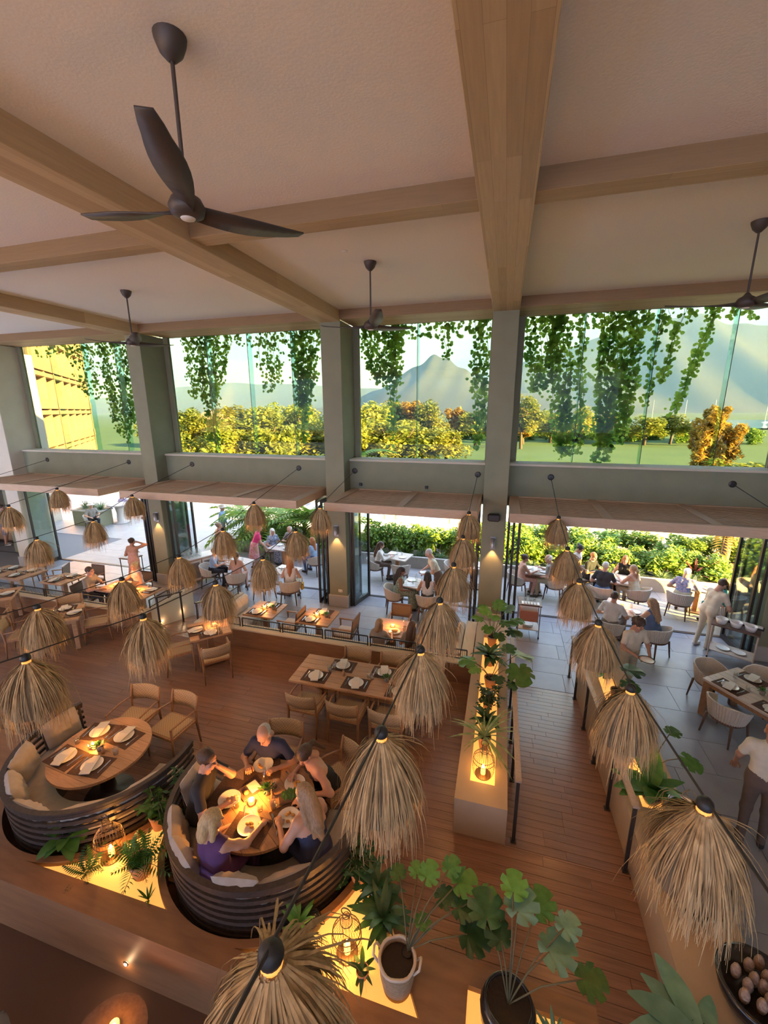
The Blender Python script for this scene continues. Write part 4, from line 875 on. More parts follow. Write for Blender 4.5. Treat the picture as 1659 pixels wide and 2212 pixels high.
# ================================================================ people: bodies from blended tapered limbs, one skin each
class Body:
    def __init__(s, lo, hi, h, k=.035):
        s.lo = np.array(lo, np.float32); s.h = h; s.k = k; s.n = np.ceil((np.array(hi)-s.lo)/h).astype(int)+1
        s.F = np.full(s.n, 1., np.float32); s.B = np.full(s.n, 1., np.float32); s.L = np.zeros(s.n, np.int8)
    def _blk(s, a, b):
        i0 = np.maximum(0, np.floor((np.array(a)-s.lo)/s.h).astype(int)); i1 = np.minimum(s.n, np.ceil((np.array(b)-s.lo)/s.h).astype(int)+1)
        if (i1 <= i0).any(): return None, None
        g = [s.lo[d]+s.h*np.arange(i0[d], i1[d], dtype=np.float32) for d in range(3)]
        return tuple(slice(i0[d], i1[d]) for d in range(3)), (g[0][:, None, None], g[1][None, :, None], g[2][None, None, :])
    def _put(s, sl, d, lab, k, sub=False):
        F = s.F[sl]
        if sub: s.F[sl] = np.maximum(F, -d); return
        h = np.maximum(k-np.abs(F-d), 0)/k; s.F[sl] = np.minimum(F, d)-h*h*k*.25
        B = s.B[sl]; m = d < B; s.B[sl] = np.where(m, d, B); s.L[sl] = np.where(m, lab, s.L[sl])
    def cap(s, a, b, ra, rb, lab, k=None, flat=1.0):
        k = k or s.k; a = np.array(a, np.float32); b = np.array(b, np.float32); m = max(ra, rb)+k+2*s.h
        sl, g = s._blk(np.minimum(a, b)-m, np.maximum(a, b)+m)
        if sl is None: return
        ba = b-a; q = float(ba@ba)+1e-9
        t = np.clip(((g[0]-a[0])*ba[0]+(g[1]-a[1])*ba[1]+(g[2]-a[2])*ba[2])/q, 0, 1)
        d = np.sqrt((g[0]-a[0]-t*ba[0])**2+((g[1]-a[1]-t*ba[1])/flat)**2+(g[2]-a[2]-t*ba[2])**2)-(ra+t*(rb-ra))
        s._put(sl, d, lab, k)
    def ell(s, c, r, lab, k=None, sub=False):
        k = k or s.k; c = np.array(c, np.float32); r = np.array(r, np.float32); m = k+2*s.h
        sl, g = s._blk(c-r-m, c+r+m)
        if sl is None: return
        x, y, z = (g[0]-c[0]), (g[1]-c[1]), (g[2]-c[2]); k0 = np.sqrt((x/r[0])**2+(y/r[1])**2+(z/r[2])**2); k1 = np.sqrt((x/r[0]**2)**2+(y/r[1]**2)**2+(z/r[2]**2)**2)+1e-6
        s._put(sl, k0*(k0-1)/k1, lab, k, sub)
    def mesh(s):
        F = s.F; ins = F < 0; n = s.n
        c = np.zeros(tuple(n-1), np.int8)
        for dx in (0, 1):
            for dy in (0, 1):
                for dz in (0, 1): c += ins[dx:n[0]-1+dx, dy:n[1]-1+dy, dz:n[2]-1+dz]
        act = (c > 0) & (c < 8); idx = np.full(tuple(n-1), -1, np.int64); A = np.argwhere(act); idx[act] = np.arange(len(A))
        acc = np.zeros((len(A), 3)); cnt = np.zeros(len(A)); offs = [(x, y, z) for x in (0, 1) for y in (0, 1) for z in (0, 1)]
        for o in offs:
            for d in range(3):
                if o[d]: continue
                p = np.array(o); q = p.copy(); q[d] = 1
                fa = F[tuple((A+p).T)]; fb = F[tuple((A+q).T)]; m = (fa < 0) != (fb < 0)
                t = np.where(m, fa/np.where(m, fa-fb, 1), 0); P = p+t[:, None]*(q-p); acc[m] += P[m]; cnt[m] += 1
        V = s.lo+s.h*(A+acc/np.maximum(cnt, 1)[:, None])
        fs = []
        for d in range(3):
            e = [1 if i == d else 0 for i in range(3)]; sh = tuple(slice(0, n[i]-e[i]) for i in range(3)); sh2 = tuple(slice(e[i], n[i]) for i in range(3))
            a, b = ins[sh], ins[sh2]; E = np.argwhere(a != b); o1, o2 = [(1, 2), (2, 0), (0, 1)][d]
            ok = (E[:, o1] > 0) & (E[:, o2] > 0) & (E[:, o1] < n[o1]-1) & (E[:, o2] < n[o2]-1); E = E[ok]
            q = []
            for (u, v) in ((-1, -1), (0, -1), (0, 0), (-1, 0)):
                X = E.copy(); X[:, o1] += u; X[:, o2] += v; q.append(idx[tuple(X.T)])
            q = np.stack(q, 1); fl = a[tuple(E.T)]; q[~fl] = q[~fl][:, ::-1]; fs.append(q)
        fs = np.concatenate(fs); lab = s.L[tuple(A.T)]
        L4 = lab[fs]; fm = np.sort(L4, 1)[:, 1]
        return V, fs, fm
def to_mesh(name, parts, mats, smooth=True):
    vs = []; fs = []; ms = []; o = 0
    for V, f, m in parts: vs.append(V); fs.append(f+o); ms.append(m); o += len(V)
    V = np.concatenate(vs); f = np.concatenate(fs); m = np.concatenate(ms)
    me = bpy.data.meshes.new(name); me.vertices.add(len(V)); me.vertices.foreach_set('co', V.astype(np.float32).ravel())
    me.loops.add(len(f)*4); me.loops.foreach_set('vertex_index', f.astype(np.int32).ravel())
    me.polygons.add(len(f)); me.polygons.foreach_set('loop_start', np.arange(0, len(f)*4, 4, dtype=np.int32))
    for q in mats: me.materials.append(q)
    me.polygons.foreach_set('material_index', m.astype(np.int32)); me.polygons.foreach_set('use_smooth', np.ones(len(f), bool)); me.update(calc_edges=True); me.validate()
    return me
SKIN, TOP, BOT, SHOE, EYE, LIP = range(6)
def head_parts(h):
    b = Body((-.12, -.15, -.2), (.12, .16, .15), h, .02)
    b.ell((0, -.012, .032), (.074, .095, .088), SKIN); b.ell((0, .022, -.045), (.056, .068, .068), SKIN); b.ell((0, .05, -.088), (.03, .03, .022), SKIN)
    b.ell((0, .072, .03), (.052, .018, .014), SKIN, .012); b.cap((0, .082, .018), (0, .104, -.018), .009, .014, SKIN, .012); b.ell((0, .085, -.055), (.024, .012, .006), LIP, .006); b.ell((0, .083, -.065), (.02, .012, .006), LIP, .006)
    for s in (-1, 1):
        b.ell((s*.076, -.004, -.012), (.011, .02, .031), SKIN, .008); b.ell((s*.031, .079, .013), (.014, .012, .009), EYE, .004); b.ell((s*.045, .05, -.03), (.025, .03, .025), SKIN)
    b.cap((0, -.018, -.06), (0, -.035, -.19), .052, .056, SKIN)
    return b.mesh()
def hand_parts(h, curl):
    b = Body((-.09, -.03, -.1), (.07, .21, .05), h, .008); c = curl
    b.cap((0, -.02, 0), (0, .02, 0), .026, .026, SKIN); b.ell((0, .05, 0), (.04, .052, .016), SKIN)
    for i, (x, ln) in enumerate(((-.03, .072), (-.010, .08), (.011, .075), (.031, .06))):
        p = np.array((x, .09, .002)); a = 0.
        for j, fr in enumerate((.45, .32, .23)):
            a += c*(.6+.35*j); q = p+ln*fr*np.array((x*.6, math.cos(a), -math.sin(a))); b.cap(p, q, .0095-.001*j, .0088-.001*j, SKIN, .005); p = q
    b.cap((-.03, .025, -.004), (-.058, .06, -.018), .013, .011, SKIN); b.cap((-.058, .06, -.018), (-.058, .092, -.03-.02*c), .0105, .009, SKIN, .005)
    return b.mesh()
HEAD = head_parts(.0075); HANDS = {0: hand_parts(.0055, .28), 1: hand_parts(.0055, .75)}
def hair_mesh(kind):
    b = Body((-.17, -.22, -.62), (.17, .16, .2), .011 if kind in ('long', 'pony', 'longside') else .009, .02)
    def skull(gx=.083, gy=.105, gz=.096, c=(0, -.018, .036)): b.ell(c, (gx, gy, gz), 0)
    if kind == 'short': skull(.08, .1, .094); b.ell((0, .1, -.055), (.085, .095, .085), 0, sub=True); b.ell((0, .12, .02), (.06, .05, .05), 0, sub=True); b.ell((0, -.02, -.13), (.1, .11, .09), 0, sub=True)
    elif kind == 'balding': skull(.079, .1, .09, (0, -.024, .02)); b.ell((0, .06, .08), (.075, .12, .075), 0, sub=True); b.ell((0, .1, -.03), (.09, .1, .12), 0, sub=True); b.ell((0, -.02, -.13), (.1, .11, .09), 0, sub=True)
    elif kind == 'curly':
        rg = np.random.default_rng(5); skull(.088, .108, .1, (0, -.02, .045))
        for i in range(46):
            a, z = rg.uniform(0, 6.28), rg.uniform(-.2, 1.); r_ = math.sqrt(1-z*z) if z < 1 else 0; b.ell((.085*r_*math.cos(a), -.02+.105*r_*math.sin(a), .05+.09*z), (.026, .026, .026), 0, .01)
        b.ell((0, .12, -.05), (.075, .09, .1), 0, sub=True)
    else:
        skull(); b.ell((0, .115, -.045), (.066, .085, .088), 0, sub=True)
        if kind == 'bob':
            for s in (-1, 1): b.cap((s*.075, -.02, .0), (s*.08, -.01, -.14), .035, .03, 0)
            b.cap((0, -.085, 0), (0, -.08, -.15), .06, .055, 0)
        if kind in ('long', 'longside'):
            for s in (-1, 1): b.cap((s*.07, -.03, .0), (s*.085, -.055, -.22), .034, .04, 0); b.cap((s*.085, -.055, -.22), (s*.06, -.09, -.40), .04, .025, 0)
            b.cap((0, -.09, .0), (0, -.105, -.28), .065, .07, 0); b.cap((0, -.105, -.28), (0, -.12, -.46), .07, .03, 0)
        if kind == 'pony': b.cap((0, -.10, .03), (0, -.15, -.02), .03, .035, 0); b.cap((0, -.15, -.02), (.02, -.14, -.34), .035, .016, 0)
        if kind == 'bun': b.ell((0, -.105, .08), (.042, .042, .038), 0)
    V, f, m = b.mesh(); return to_mesh('hair', [(V, f, m*0)], [M['hair_brown']])
for n_, c_ in dict(hair_brown=(.055, .03, .018), hair_dark=(.018, .013, .011), hair_blond=(.42, .30, .15), hair_grey=(.42, .40, .37), hair_white=(.66, .63, .57), hair_red=(.30, .11, .04), hair_sand=(.25, .16, .09)).items():
    mat(n_, c_, .55, col2=[min(1, v*1.5) for v in c_], scale=18, stretch=(4, 4, 1), bump=.3)
for n_, c_ in dict(skin=(.52, .29, .20), skin_tan=(.40, .21, .135), skin_dark=(.24, .125, .08)).items(): mat(n_, c_, .5, spec=.4)
mat('lip', (.42, .13, .11), .5); mat('eye', (.05, .035, .03), .2)
CL = {}
def cloth(n_, c, c2=None, sc=9):
    if n_ not in CL: CL[n_] = mat('cloth_'+n_, c, .9, col2=c2 or [v*.85 for v in c], scale=sc, bump=.12)
    return CL[n_]
cloth('navy', (.028, .035, .085)); cloth('black', (.012, .012, .014)); cloth('char', (.03, .03, .036)); cloth('white', (.68, .66, .63)); cloth('cream', (.60, .55, .43)); cloth('pink', (.72, .06, .20)); cloth('pinkskirt', (.66, .20, .25), (.75, .45, .42), 14)
cloth('lblue', (.28, .40, .58)); cloth('grey', (.28, .26, .24)); cloth('denim', (.10, .16, .30)); cloth('floral', (.07, .10, .20), (.45, .5, .55), 26); cloth('leafprint', (.10, .17, .10), (.42, .45, .35), 30); cloth('khaki', (.45, .39, .27)); cloth('rose', (.50, .27, .22), (.56, .36, .30), 20); cloth('aloha', (.10, .17, .33), (.40, .28, .33), 22); cloth('stripe', (.3, .28, .28)); cloth('purple', (.09, .035, .12)); cloth('lavender', (.42, .36, .52)); cloth('shoe', (.04, .035, .03)); cloth('shoe_white', (.6, .58, .55)); cloth('brownpant', (.14, .10, .08)); cloth('teal', (.05, .25, .22))
HAIRM = {}
def ik(S, Tt, l1, l2, pole):
    S = Vector(S); Tt = Vector(Tt); d = Tt-S; D = min(d.length, (l1+l2)*.995); dn = d.normalized(); Tt = S+dn*D
    a = (l1*l1-l2*l2+D*D)/(2*D); hh = math.sqrt(max(0, l1*l1-a*a)); p = Vector(pole); p = p-dn*p.dot(dn); p = p.normalized() if p.length > 1e-5 else dn.orthogonal().normalized()
    return S+dn*a+p*hh, Tt
def person(label, x, y, z, face, sit=None, ht=1.72, lean=8, top='white', bottom='char', shoe='shoe', skin='skin', hair=('short', 'hair_brown'), sleeve='short', armR=None, armL=None, head=(0, 0), fem=False, dress=None, bare=False, legs='long', h=.015, curl=0, side=0, stout=1.0, knees=None, hat=None, pole=None):
    s = ht/1.72; ln = R(lean); d = Vector((math.sin(R(side)), math.sin(ln), math.cos(ln))).normalized()
    pel = Vector((0, 0, (sit+.10) if sit is not None else .93*s)); W_ = .155 if fem else .178; st = stout
    waist = pel+d*.17*s; chest = pel+d*.37*s; sh = pel+d*.47*s; nk = pel+d*.52*s
    b = Body((-.62, -.55, -.02), (.62, .85, ht+.12), h, .04)
    tl = SKIN if bare else TOP; pv = BOT
    for q in (-1, 1):
        ax = Vector((q, 0, 0))
        b.cap(pel+ax*.068*s, pel+d*.06+ax*.07*s, .112*st*s, .11*st*s, pv); b.cap(pel+d*.07*s+ax*.06*s, waist+ax*.052*s, .105*st*s, .095*st*s, TOP); b.cap(waist+ax*.052*s, chest+ax*.07*s-d*.06, .096*st*s, .098*st*s, TOP); b.cap(chest+ax*.072*s-d*.03, chest+ax*.08*s+d*.02, .097*st*s, .092*st*s, tl)
        b.cap(sh+ax*.05*s, sh+ax*(W_-.02)*s-d*.012, .062*s, .058*s, tl)
        if fem: b.ell(chest+ax*.062*s+Vector((0, .085*s*math.cos(ln), -.02)), (.058*s, .055*s, .058*s), TOP)
        # legs
        hip = pel+ax*.085*s; LB = BOT
        if sit is not None:
            kn = hip+Vector((q*(.045 if not dress else .02), .42*s, -.02)); ky = (knees if knees is not None else -.06); an = Vector((kn.x, kn.y+ky, .075))
        else: kn = Vector((hip.x+q*.015, .03 if q > 0 else .005, .50*s)); an = Vector((hip.x+q*.02, -.01 if q > 0 else -.09, .08))
        low = LB if legs == 'long' else SKIN; thi = LB if legs != 'bare' else SKIN
        b.cap(hip, kn, .092*st*s, .062*s, thi); b.cap(kn, an, .06*s if legs == 'long' else .054*s, .044*s if legs == 'long' else .034*s, low); b.cap(an+Vector((0, -.03, -.03)), an+Vector((q*.015, .15*s, -.04)), .038, .034, SHOE, .02)
    b.cap(waist, sh, .085*st*s, .07*s, TOP if not bare else TOP); b.cap(sh+d*.0, nk+d*.03, .06*s, .053*s, SKIN if not (sleeve == 'long') else tl)
    if bare: b.cap(chest-d*.03, sh, .09*s, .075*s, SKIN)
    if dress:
        if sit is not None:
            e = {'knee': .40, 'long': .44}[dress]; b.cap(pel+Vector((0, .02, .02)), pel+Vector((0, e*s, -.02)), .145*s, .135*s, BOT)
            if dress == 'long': b.cap(pel+Vector((0, e*s, -.03)), Vector((0, e*s+.02, .16)), .12*s, .15*s, BOT)
        else:
            zb = {'knee': .52, 'long': .16}[dress]; b.cap(pel, Vector((0, -.03, zb*s)), .14*s, .23*s if dress == 'long' else .19*s, BOT)
    hands = []
    for q, tgt in ((1, armR), (-1, armL)):
        S = sh+Vector((q*W_*s, 0, 0))-d*.02
        if tgt is None: tgt = (q*.24, .12, S.z-.5) if sit is None else (q*.17, .30, pel.z+.12)
        el, wr = ik(S, tgt, .285*s, .25*s, pole if (pole and q < 0) else (q*.7, -.45, -.75))
        ul = SKIN if sleeve == 'none' else TOP; fl = TOP if sleeve == 'long' else SKIN; mid = S+(el-S)*.62
        rr = 1.12 if sleeve != 'none' else 1.0
        b.cap(S, mid, .054*s*rr, .047*s*rr, ul); b.cap(mid, el, .043*s, .037*s, TOP if sleeve == 'long' else SKIN); b.cap(el, wr, .038*s*(1.15 if fl == TOP else 1), .026*s*(1.2 if fl == TOP else 1), fl)
        fy = (wr-el).normalized(); up = Vector((0, 0, 1)) if abs(fy.z) < .85 else Vector((q*.5, -.6, .3)); fx = fy.cross(up).normalized(); fz = fx.cross(fy)
        hands.append((q, wr, fx, fy, fz))
    parts = [b.mesh()]
    for q, wr, fx, fy, fz in hands:
        V, f, m = HANDS[curl]; P = V.copy()*s
        if q < 0: P[:, 0] *= -1; f = f[:, ::-1]
        Mx = np.array([fx, fy, fz]); parts.append((P@Mx+np.array(wr), f, m))
    hc = nk+Vector((d.x*.1, math.sin(ln*.6)*.13+.025, .145))*s; yaw, pit = R(head[0]), R(head[1])
    HM = Matrix.Translation(hc) @ Matrix.Rotation(yaw, 4, 'Z') @ Matrix.Rotation(pit, 4, 'X') @ Matrix.Scale(s*1.02, 4)
    V, f, m = HEAD; P = V@np.array(HM.to_3x3()).T+np.array(hc); parts.append((P, f, m))
    me = to_mesh('person', parts, [M[skin], CL[top], CL[bottom], CL[shoe], M['eye'], M['lip']])
    o = bpy.data.objects.new('person', me); COL.objects.link(o); tag(o, label, 'person'); o.location = (x, y, z); o.rotation_euler = (0, 0, math.atan2(face[1], face[0])-math.pi/2)
    if hair:
        if hair[0] not in HAIRM: HAIRM[hair[0]] = hair_mesh(hair[0])
        ho = bpy.data.objects.new('hair', HAIRM[hair[0]]); COL.objects.link(ho); ho.parent = o; ho.matrix_local = HM
        ho.material_slots[0].link = 'OBJECT'; ho.material_slots[0].material = M[hair[1]]
    if hat:
        hm = MB().lathe([(.0, .15), (.06, .148), (.088, .12), (.094, .06), (.17, .045), (.175, .04), (.094, .05), (.0, .05)], 22).build('sun_hat', M['napkin'] if hat == 1 else M['basket_rope'], o, True); hm.matrix_local = HM
    return o
# ---- five diners in the near booth (z = timber floor)
F = .0105
person('person in navy polo shirt bowed over a plate at the round booth table', -2.74, 4.2, L0, (.12, -1), .45, 1.78, 26, 'navy', 'char', hair=('balding', 'hair_grey'), head=(0, -38), armR=(.20, .42, .80), armL=(-.20, .40, .80), h=F, stout=1.12, curl=1)
person('person in black strap top bent over the round booth table', -1.9, 4.06, L0, (-.60, -.80), .45, 1.66, 30, 'black', 'black', hair=('pony', 'hair_brown'), sleeve='none', bare=True, fem=True, head=(12, -42), armR=(.16, .40, .78), armL=(-.18, .36, .72), h=F, curl=1)
person('person in dark tee with hand at the mouth on the curved bench', -3.22, 3.26, L0, (.95, .28), .48, 1.80, 12, 'char', 'char', hair=('short', 'hair_brown'), head=(-8, -8), pole=(-.15, .7, -.7), armR=(.16, .40, .82), armL=(-.02, .27, 1.15), h=F, curl=1, stout=1.05)
person('person in dark sleeveless top with back to camera on the curved bench', -2.56, 2.70, L0, (.18, 1), .48, 1.66, 0, 'purple', 'purple', hair=('bob', 'hair_blond'), sleeve='none', fem=True, head=(-25, -12), armR=(.20, .44, .80), armL=(-.16, .34, .72), h=F, curl=1, stout=1.08)
person('person in backless navy top on the right of the curved bench', -1.66, 3.16, L0, (-.88, .42), .48, 1.70, 14, 'navy', 'navy', hair=('long', 'hair_sand'), sleeve='none', bare=True, fem=True, head=(5, -15), armR=(.16, .42, .78), armL=(-.18, .40, .78), h=F, curl=1)
# ---- behind the low wall
person('person in grey striped top eating with back to the railing', -2.34, 7.72, 0, (.15, 1), .45, 1.52, 6, 'stripe', 'char', hair=('bob', 'hair_sand'), fem=True, head=(-10, -12), armR=(.16, .36, .76), armL=(-.16, .34, .76))
person('person in plain grey top with back to the railing beside a straw lamp', -1.62, 7.72, 0, (.1, 1), .45, 1.62, 6, 'grey', 'char', hair=('long', 'hair_brown'), fem=True, head=(-15, -10))
person('person in dark floral dress on the white banquette by the planter', -.86, 8.1, 0, (-1, .1), .47, 1.66, 8, 'floral', 'floral', hair=('long', 'hair_dark'), fem=True, dress='knee')
person('person in grey waistcoat seated at the far left table', -11.05, 8.3, 0, (1, .25), .45, 1.78, 10, 'grey', 'char', hair=('short', 'hair_brown'), sleeve='short', armR=(.18, .46, .78), armL=(-.1, .42, .86))
person('person in white sleeveless top facing camera at the far left table', -10.1, 9.12, 0, (-.25, -1), .45, 1.66, 6, 'white', 'rose', hair=('bun', 'hair_blond'), sleeve='none', fem=True, armR=(.2, .42, .78))
person('standing person in backless rose wrap dress with raised hand', -11.15, 9.98, 0, (-.1, 1), None, 1.68, 2, 'rose', 'rose', hair=('bun', 'hair_brown'), skin='skin_tan', sleeve='none', bare=True, fem=True, dress='long', legs='bare', armR=(.13, .16, 1.50), armL=(-.12, .20, 1.12))
# ---- bottle canopy opening
person('person in light blue shirt seated beside the bottle sideboard', -8.86, 10.78, 0, (.9, .35), .45, 1.62, 10, 'lblue', 'char', hair=('short', 'hair_sand'), armR=(.14, .42, .8), armL=(-.14, .40, .8))
person('person in pale pink top with back to camera beside the bottle sideboard', -7.8, 10.55, 0, (-.15, 1), .45, 1.64, 10, 'rose', 'rose', hair=('pony', 'hair_brown'), sleeve='none', fem=True, bare=True)
person('standing person in bright pink top and skirt leaning over a terrace table', -8.36, 12.45, 0, (.75, .65), None, 1.66, 20, 'pink', 'pinkskirt', hair=('bun', 'hair_sand'), fem=True, dress='knee', legs='bare', armR=(.2, .34, .86), armL=(-.24, .30, .9), head=(0, -10))
person('person in blue floral dress seated beside the standing person in pink', -8.18, 13.35, 0, (.85, -.5), .45, 1.64, 6, 'floral', 'floral', hair=('bob', 'hair_white'), fem=True, dress='long')
person('person in striped shirt seated at the far terrace table under the palms', -7.55, 13.75, 0, (-.2, -1), .45, 1.74, 10, 'stripe', 'khaki', hair=('balding', 'hair_grey'), head=(0, -20), armR=(.12, .4, .84), armL=(-.12, .4, .84))
person('person in white sleeveless top with back to camera under the bottle canopy', -5.86, 10.42, 0, (-.25, 1), .45, 1.68, 6, 'white', 'cream', hair=('long', 'hair_red'), sleeve='none', fem=True)
person('person in light blue top seated beside the dark door stack', -6.1, 12.62, 0, (-.9, .3), .45, 1.66, 8, 'lblue', 'denim', hair=('long', 'hair_red'), fem=True)
person('standing person with bare shoulders behind the water bottles', -9.75, 12.35, 0, (.5, .8), None, 1.66, 4, 'rose', 'cream', hair=('bun', 'hair_sand'), sleeve='none', bare=True, fem=True, dress='knee', legs='bare')
person('walking person in straw hat and pale blue shirt in the garden', -11.2, 14.5, 0, (.9, .3), None, 1.76, 4, 'lblue', 'khaki', hair=('short', 'hair_grey'), hat=2, sleeve='long')
# ---- opening under the shorter canopy
person('person in white cardigan reading at the terrace table by the hedge', -3.86, 12.75, 0, (1, .25), .45, 1.68, 10, 'white', 'brownpant', hair=('long', 'hair_brown'), sleeve='long', fem=True, armR=(.1, .42, .80), armL=(-.12, .40, .82), head=(0, -15))
person('person in leaf print dress at the menu table near the doors', -2.66, 10.7, 0, (.9, .3), .45, 1.66, 10, 'leafprint', 'leafprint', hair=('long', 'hair_dark'), skin='skin_dark', sleeve='none', fem=True, dress='long', head=(-10, -12))
person('person in white sleeveless top with back to camera at the menu table', -1.78, 10.55, 0, (-.15, 1), .45, 1.62, 8, 'white', 'brownpant', hair=('long', 'hair_dark'), sleeve='none', skin='skin_tan', fem=True)
person('standing person in cream polo serving a plate beside the hedge', -1.62, 11.35, 0, (-.85, -.3), None, 1.76, 24, 'cream', 'brownpant', hair=('short', 'hair_grey'), head=(0, -25), armR=(.16, .42, 1.02), armL=(-.14, .40, 1.02), curl=1, stout=1.08)
person('person in white and blue floral shirt at the hedge end table', -1.35, 12.95, 0, (.9, -.4), .45, 1.7, 12, 'aloha', 'char', hair=('short', 'hair_white'))
# ---- rightmost opening
person('person in rose dress at the left table of the rightmost opening', .72, 12.7, 0, (1, .2), .45, 1.66, 8, 'rose', 'rose', hair=('bun', 'hair_brown'), sleeve='none', fem=True, skin='skin_tan', armR=(.1, .42, .8))
person('person in grey shirt at the left table of the rightmost opening', 1.62, 12.7, 0, (-1, .3), .45, 1.76, 12, 'grey', 'khaki', hair=('balding', 'hair_white'), head=(10, -15), armR=(.12, .4, .86), stout=1.1)
person('standing person in white shirt behind the tables of the rightmost opening', 2.22, 13.15, 0, (.6, -.5), None, 1.66, 16, 'white', 'char', hair=('bun', 'hair_dark'), skin='skin_tan', fem=True, head=(0, -25), armR=(.15, .4, 1.0))
person('person in black short sleeved top facing camera at the four seat table', 2.72, 13.45, 0, (.6, -.7), .45, 1.74, 12, 'black', 'black', hair=('short', 'hair_red'), head=(0, -15), armR=(.16, .4, .82), armL=(-.16, .4, .82))
person('person in black sleeveless top facing camera at the four seat table', 3.72, 13.4, 0, (-.4, -.9), .45, 1.68, 6, 'black', 'black', hair=('long', 'hair_red'), fem=True, sleeve='none', head=(10, -8))
person('person in dark tee with back to camera at the four seat table', 2.92, 12.35, 0, (.35, .9), .45, 1.78, 14, 'char', 'denim', hair=('short', 'hair_grey'), stout=1.1, head=(-10, -10), armR=(.16, .42, .8))
person('person in cream strap top with back to camera at the four seat table', 3.78, 12.5, 0, (-.6, .8), .45, 1.66, 10, 'cream', 'cream', hair=('pony', 'hair_sand'), sleeve='none', bare=True, fem=True, armL=(-.14, .42, .82))
person('person in white shirt with back to camera at the lilac lit table', 2.68, 10.25, 0, (.5, .85), .45, 1.78, 10, 'white', 'grey', hair=('short', 'hair_brown'), armR=(.18, .42, .8))
person('person in blue sundress with back to camera at the lilac lit table', 3.6, 10.2, 0, (-.55, .8), .45, 1.66, 12, 'denim', 'denim', hair=('long', 'hair_sand'), sleeve='none', fem=True, dress='knee', head=(10, -12), armL=(-.16, .44, .8))
person('person in blue patterned shirt leaning over the table by the dark stone', 4.92, 12.45, 0, (.5, .85), .45, 1.78, 28, 'aloha', 'khaki', hair=('balding', 'hair_white'), head=(-20, -20), stout=1.12, legs='short', armR=(.2, .45, .8))
person('person in green dress at the table by the glass door', 5.75, 12.0, 0, (-.6, .7), .45, 1.66, 10, 'teal', 'teal', hair=('bob', 'hair_brown'), sleeve='none', fem=True, head=(15, -15))
person('standing person in cream shirt and trousers reaching over the bowl station', 4.86, 10.78, 0, (.75, .45), None, 1.74, 24, 'cream', 'cream', 'shoe_white', hair=('short', 'hair_brown'), head=(-10, -28), armR=(.18, .42, .98), armL=(-.12, .44, 1.0), curl=1)
person('standing person in cream shirt carrying a plate beside the right planter', 2.62, 8.42, 0, (.35, -.9), None, 1.70, 10, 'cream', 'khaki', hair=('curly', 'hair_brown'), skin='skin_tan', head=(20, -18), armR=(.1, .30, 1.02), armL=(-.16, .34, 1.0), curl=1)
person('walking person in cream shirt at the right picture edge', 3.42, 5.5, 0, (.35, .9), None, 1.76, 8, 'cream', 'brownpant', hair=('short', 'hair_red'), skin='skin_tan', armL=(-.26, .28, .92), armR=(.28, -.1, .95), h=.012)
# ---- far left
person('walking person in white shirt and blue shorts in the reception room', -20.2, 12.1, 0, (.8, .5), None, 1.78, 3, 'white', 'denim', 'shoe_white', hair=('short', 'hair_brown'), legs='short')
person('seated person in pale sun hat on the far left terrace', -18.9, 15.0, 0, (.8, -.3), .45, 1.7, 10, 'grey', 'char', hair=('short', 'hair_grey'), hat=1)
person('person in lavender top at the tall terrace table', -19.4, 17.3, 0, (.3, -.9), .45, 1.68, 8, 'lavender', 'white', hair=('bob', 'hair_sand'), fem=True)
person('person in pale trousers beside the tall terrace table', -17.9, 17.6, 0, (-.8, -.3), .45, 1.74, 6, 'grey', 'white', hair=('short', 'hair_grey'))
# ================================================================ plants, pots and lanterns in the lit planters
def leaf_blade(L_, w, droop=.25, n=6, fold=.15):
    m = MB(); vs = []; fs = []
    for i in range(n+1):
        t = i/n; x = L_*t; ww = w*math.sin(math.pi*min(1, t*.93+.05))**.8; z = -droop*L_*t*t
        vs += [(x, -ww, z+fold*ww), (x, 0, z), (x, ww, z+fold*ww)]
        if i: a = i*3; fs += [(a-3, a-2, a+1, a), (a-2, a-1, a+2, a+1)]
    return m.raw(vs, fs)
def monstera_mesh(name, m, s=1.):
    b = MB(); vs = [(0, 0, 0)]; fs = []; n = 44; rim = []
    for i in range(n+1):
        a = -math.pi*.93+2*math.pi*.93*i/n; c = abs(a)/math.pi
        r = .15*(1+.62*math.cos(a*.5)**2)*(1-.25*c**3)
        if i % 5 == 3 and .08 < c < .72: r *= .7
        rim.append((r*math.cos(a)+.03, r*math.sin(a), -.35*r*r*3+.03*math.sin(a*2)**2))
    vs += [(p[0]*s, p[1]*s, p[2]*s) for p in rim]
    fs = [(0, i+1, i+2) for i in range(n)]
    me = b.raw(vs, fs).mesh(name, M[m], True); return me
MON = [monstera_mesh('leaf', k_) for k_ in ('leaf_dark', 'leaf_mid', 'leaf_fresh', 'leaf_blue')]
POTS = dict(
 basket=lambda r, h: ([(0, 0), (r*.8, 0), (r, h*.5), (r*.96, h), (r*.88, h), (r*.86, h*.88), (0, h*.86)], 'basket'),
 dark=lambda r, h: ([(0, 0), (r*.6, 0), (r*.95, h*.35), (r, h*.7), (r*.85, h), (r*.78, h), (r*.76, h*.9), (0, h*.88)], 'dark_pot'),
 stone=lambda r, h: ([(0, 0), (r*.75, 0), (r, h), (r*.9, h), (r*.85, h*.88), (0, h*.86)], 'stone_pot'),
 terra=lambda r, h: ([(0, 0), (r*.7, 0), (r*.95, h*.85), (r, h*.86), (r, h), (r*.88, h), (r*.84, h*.88), (0, h*.86)], 'terracotta'))
def pot_parts(t, kind, r, h):
    pr, m = POTS[kind](r, h); MB().lathe(pr[:-1], 22).build('pot', M[m], t, True); MB().lathe([(pr[-2][0], pr[-2][1]), (0, pr[-1][1])], 18).build('soil', M['soil'], t)
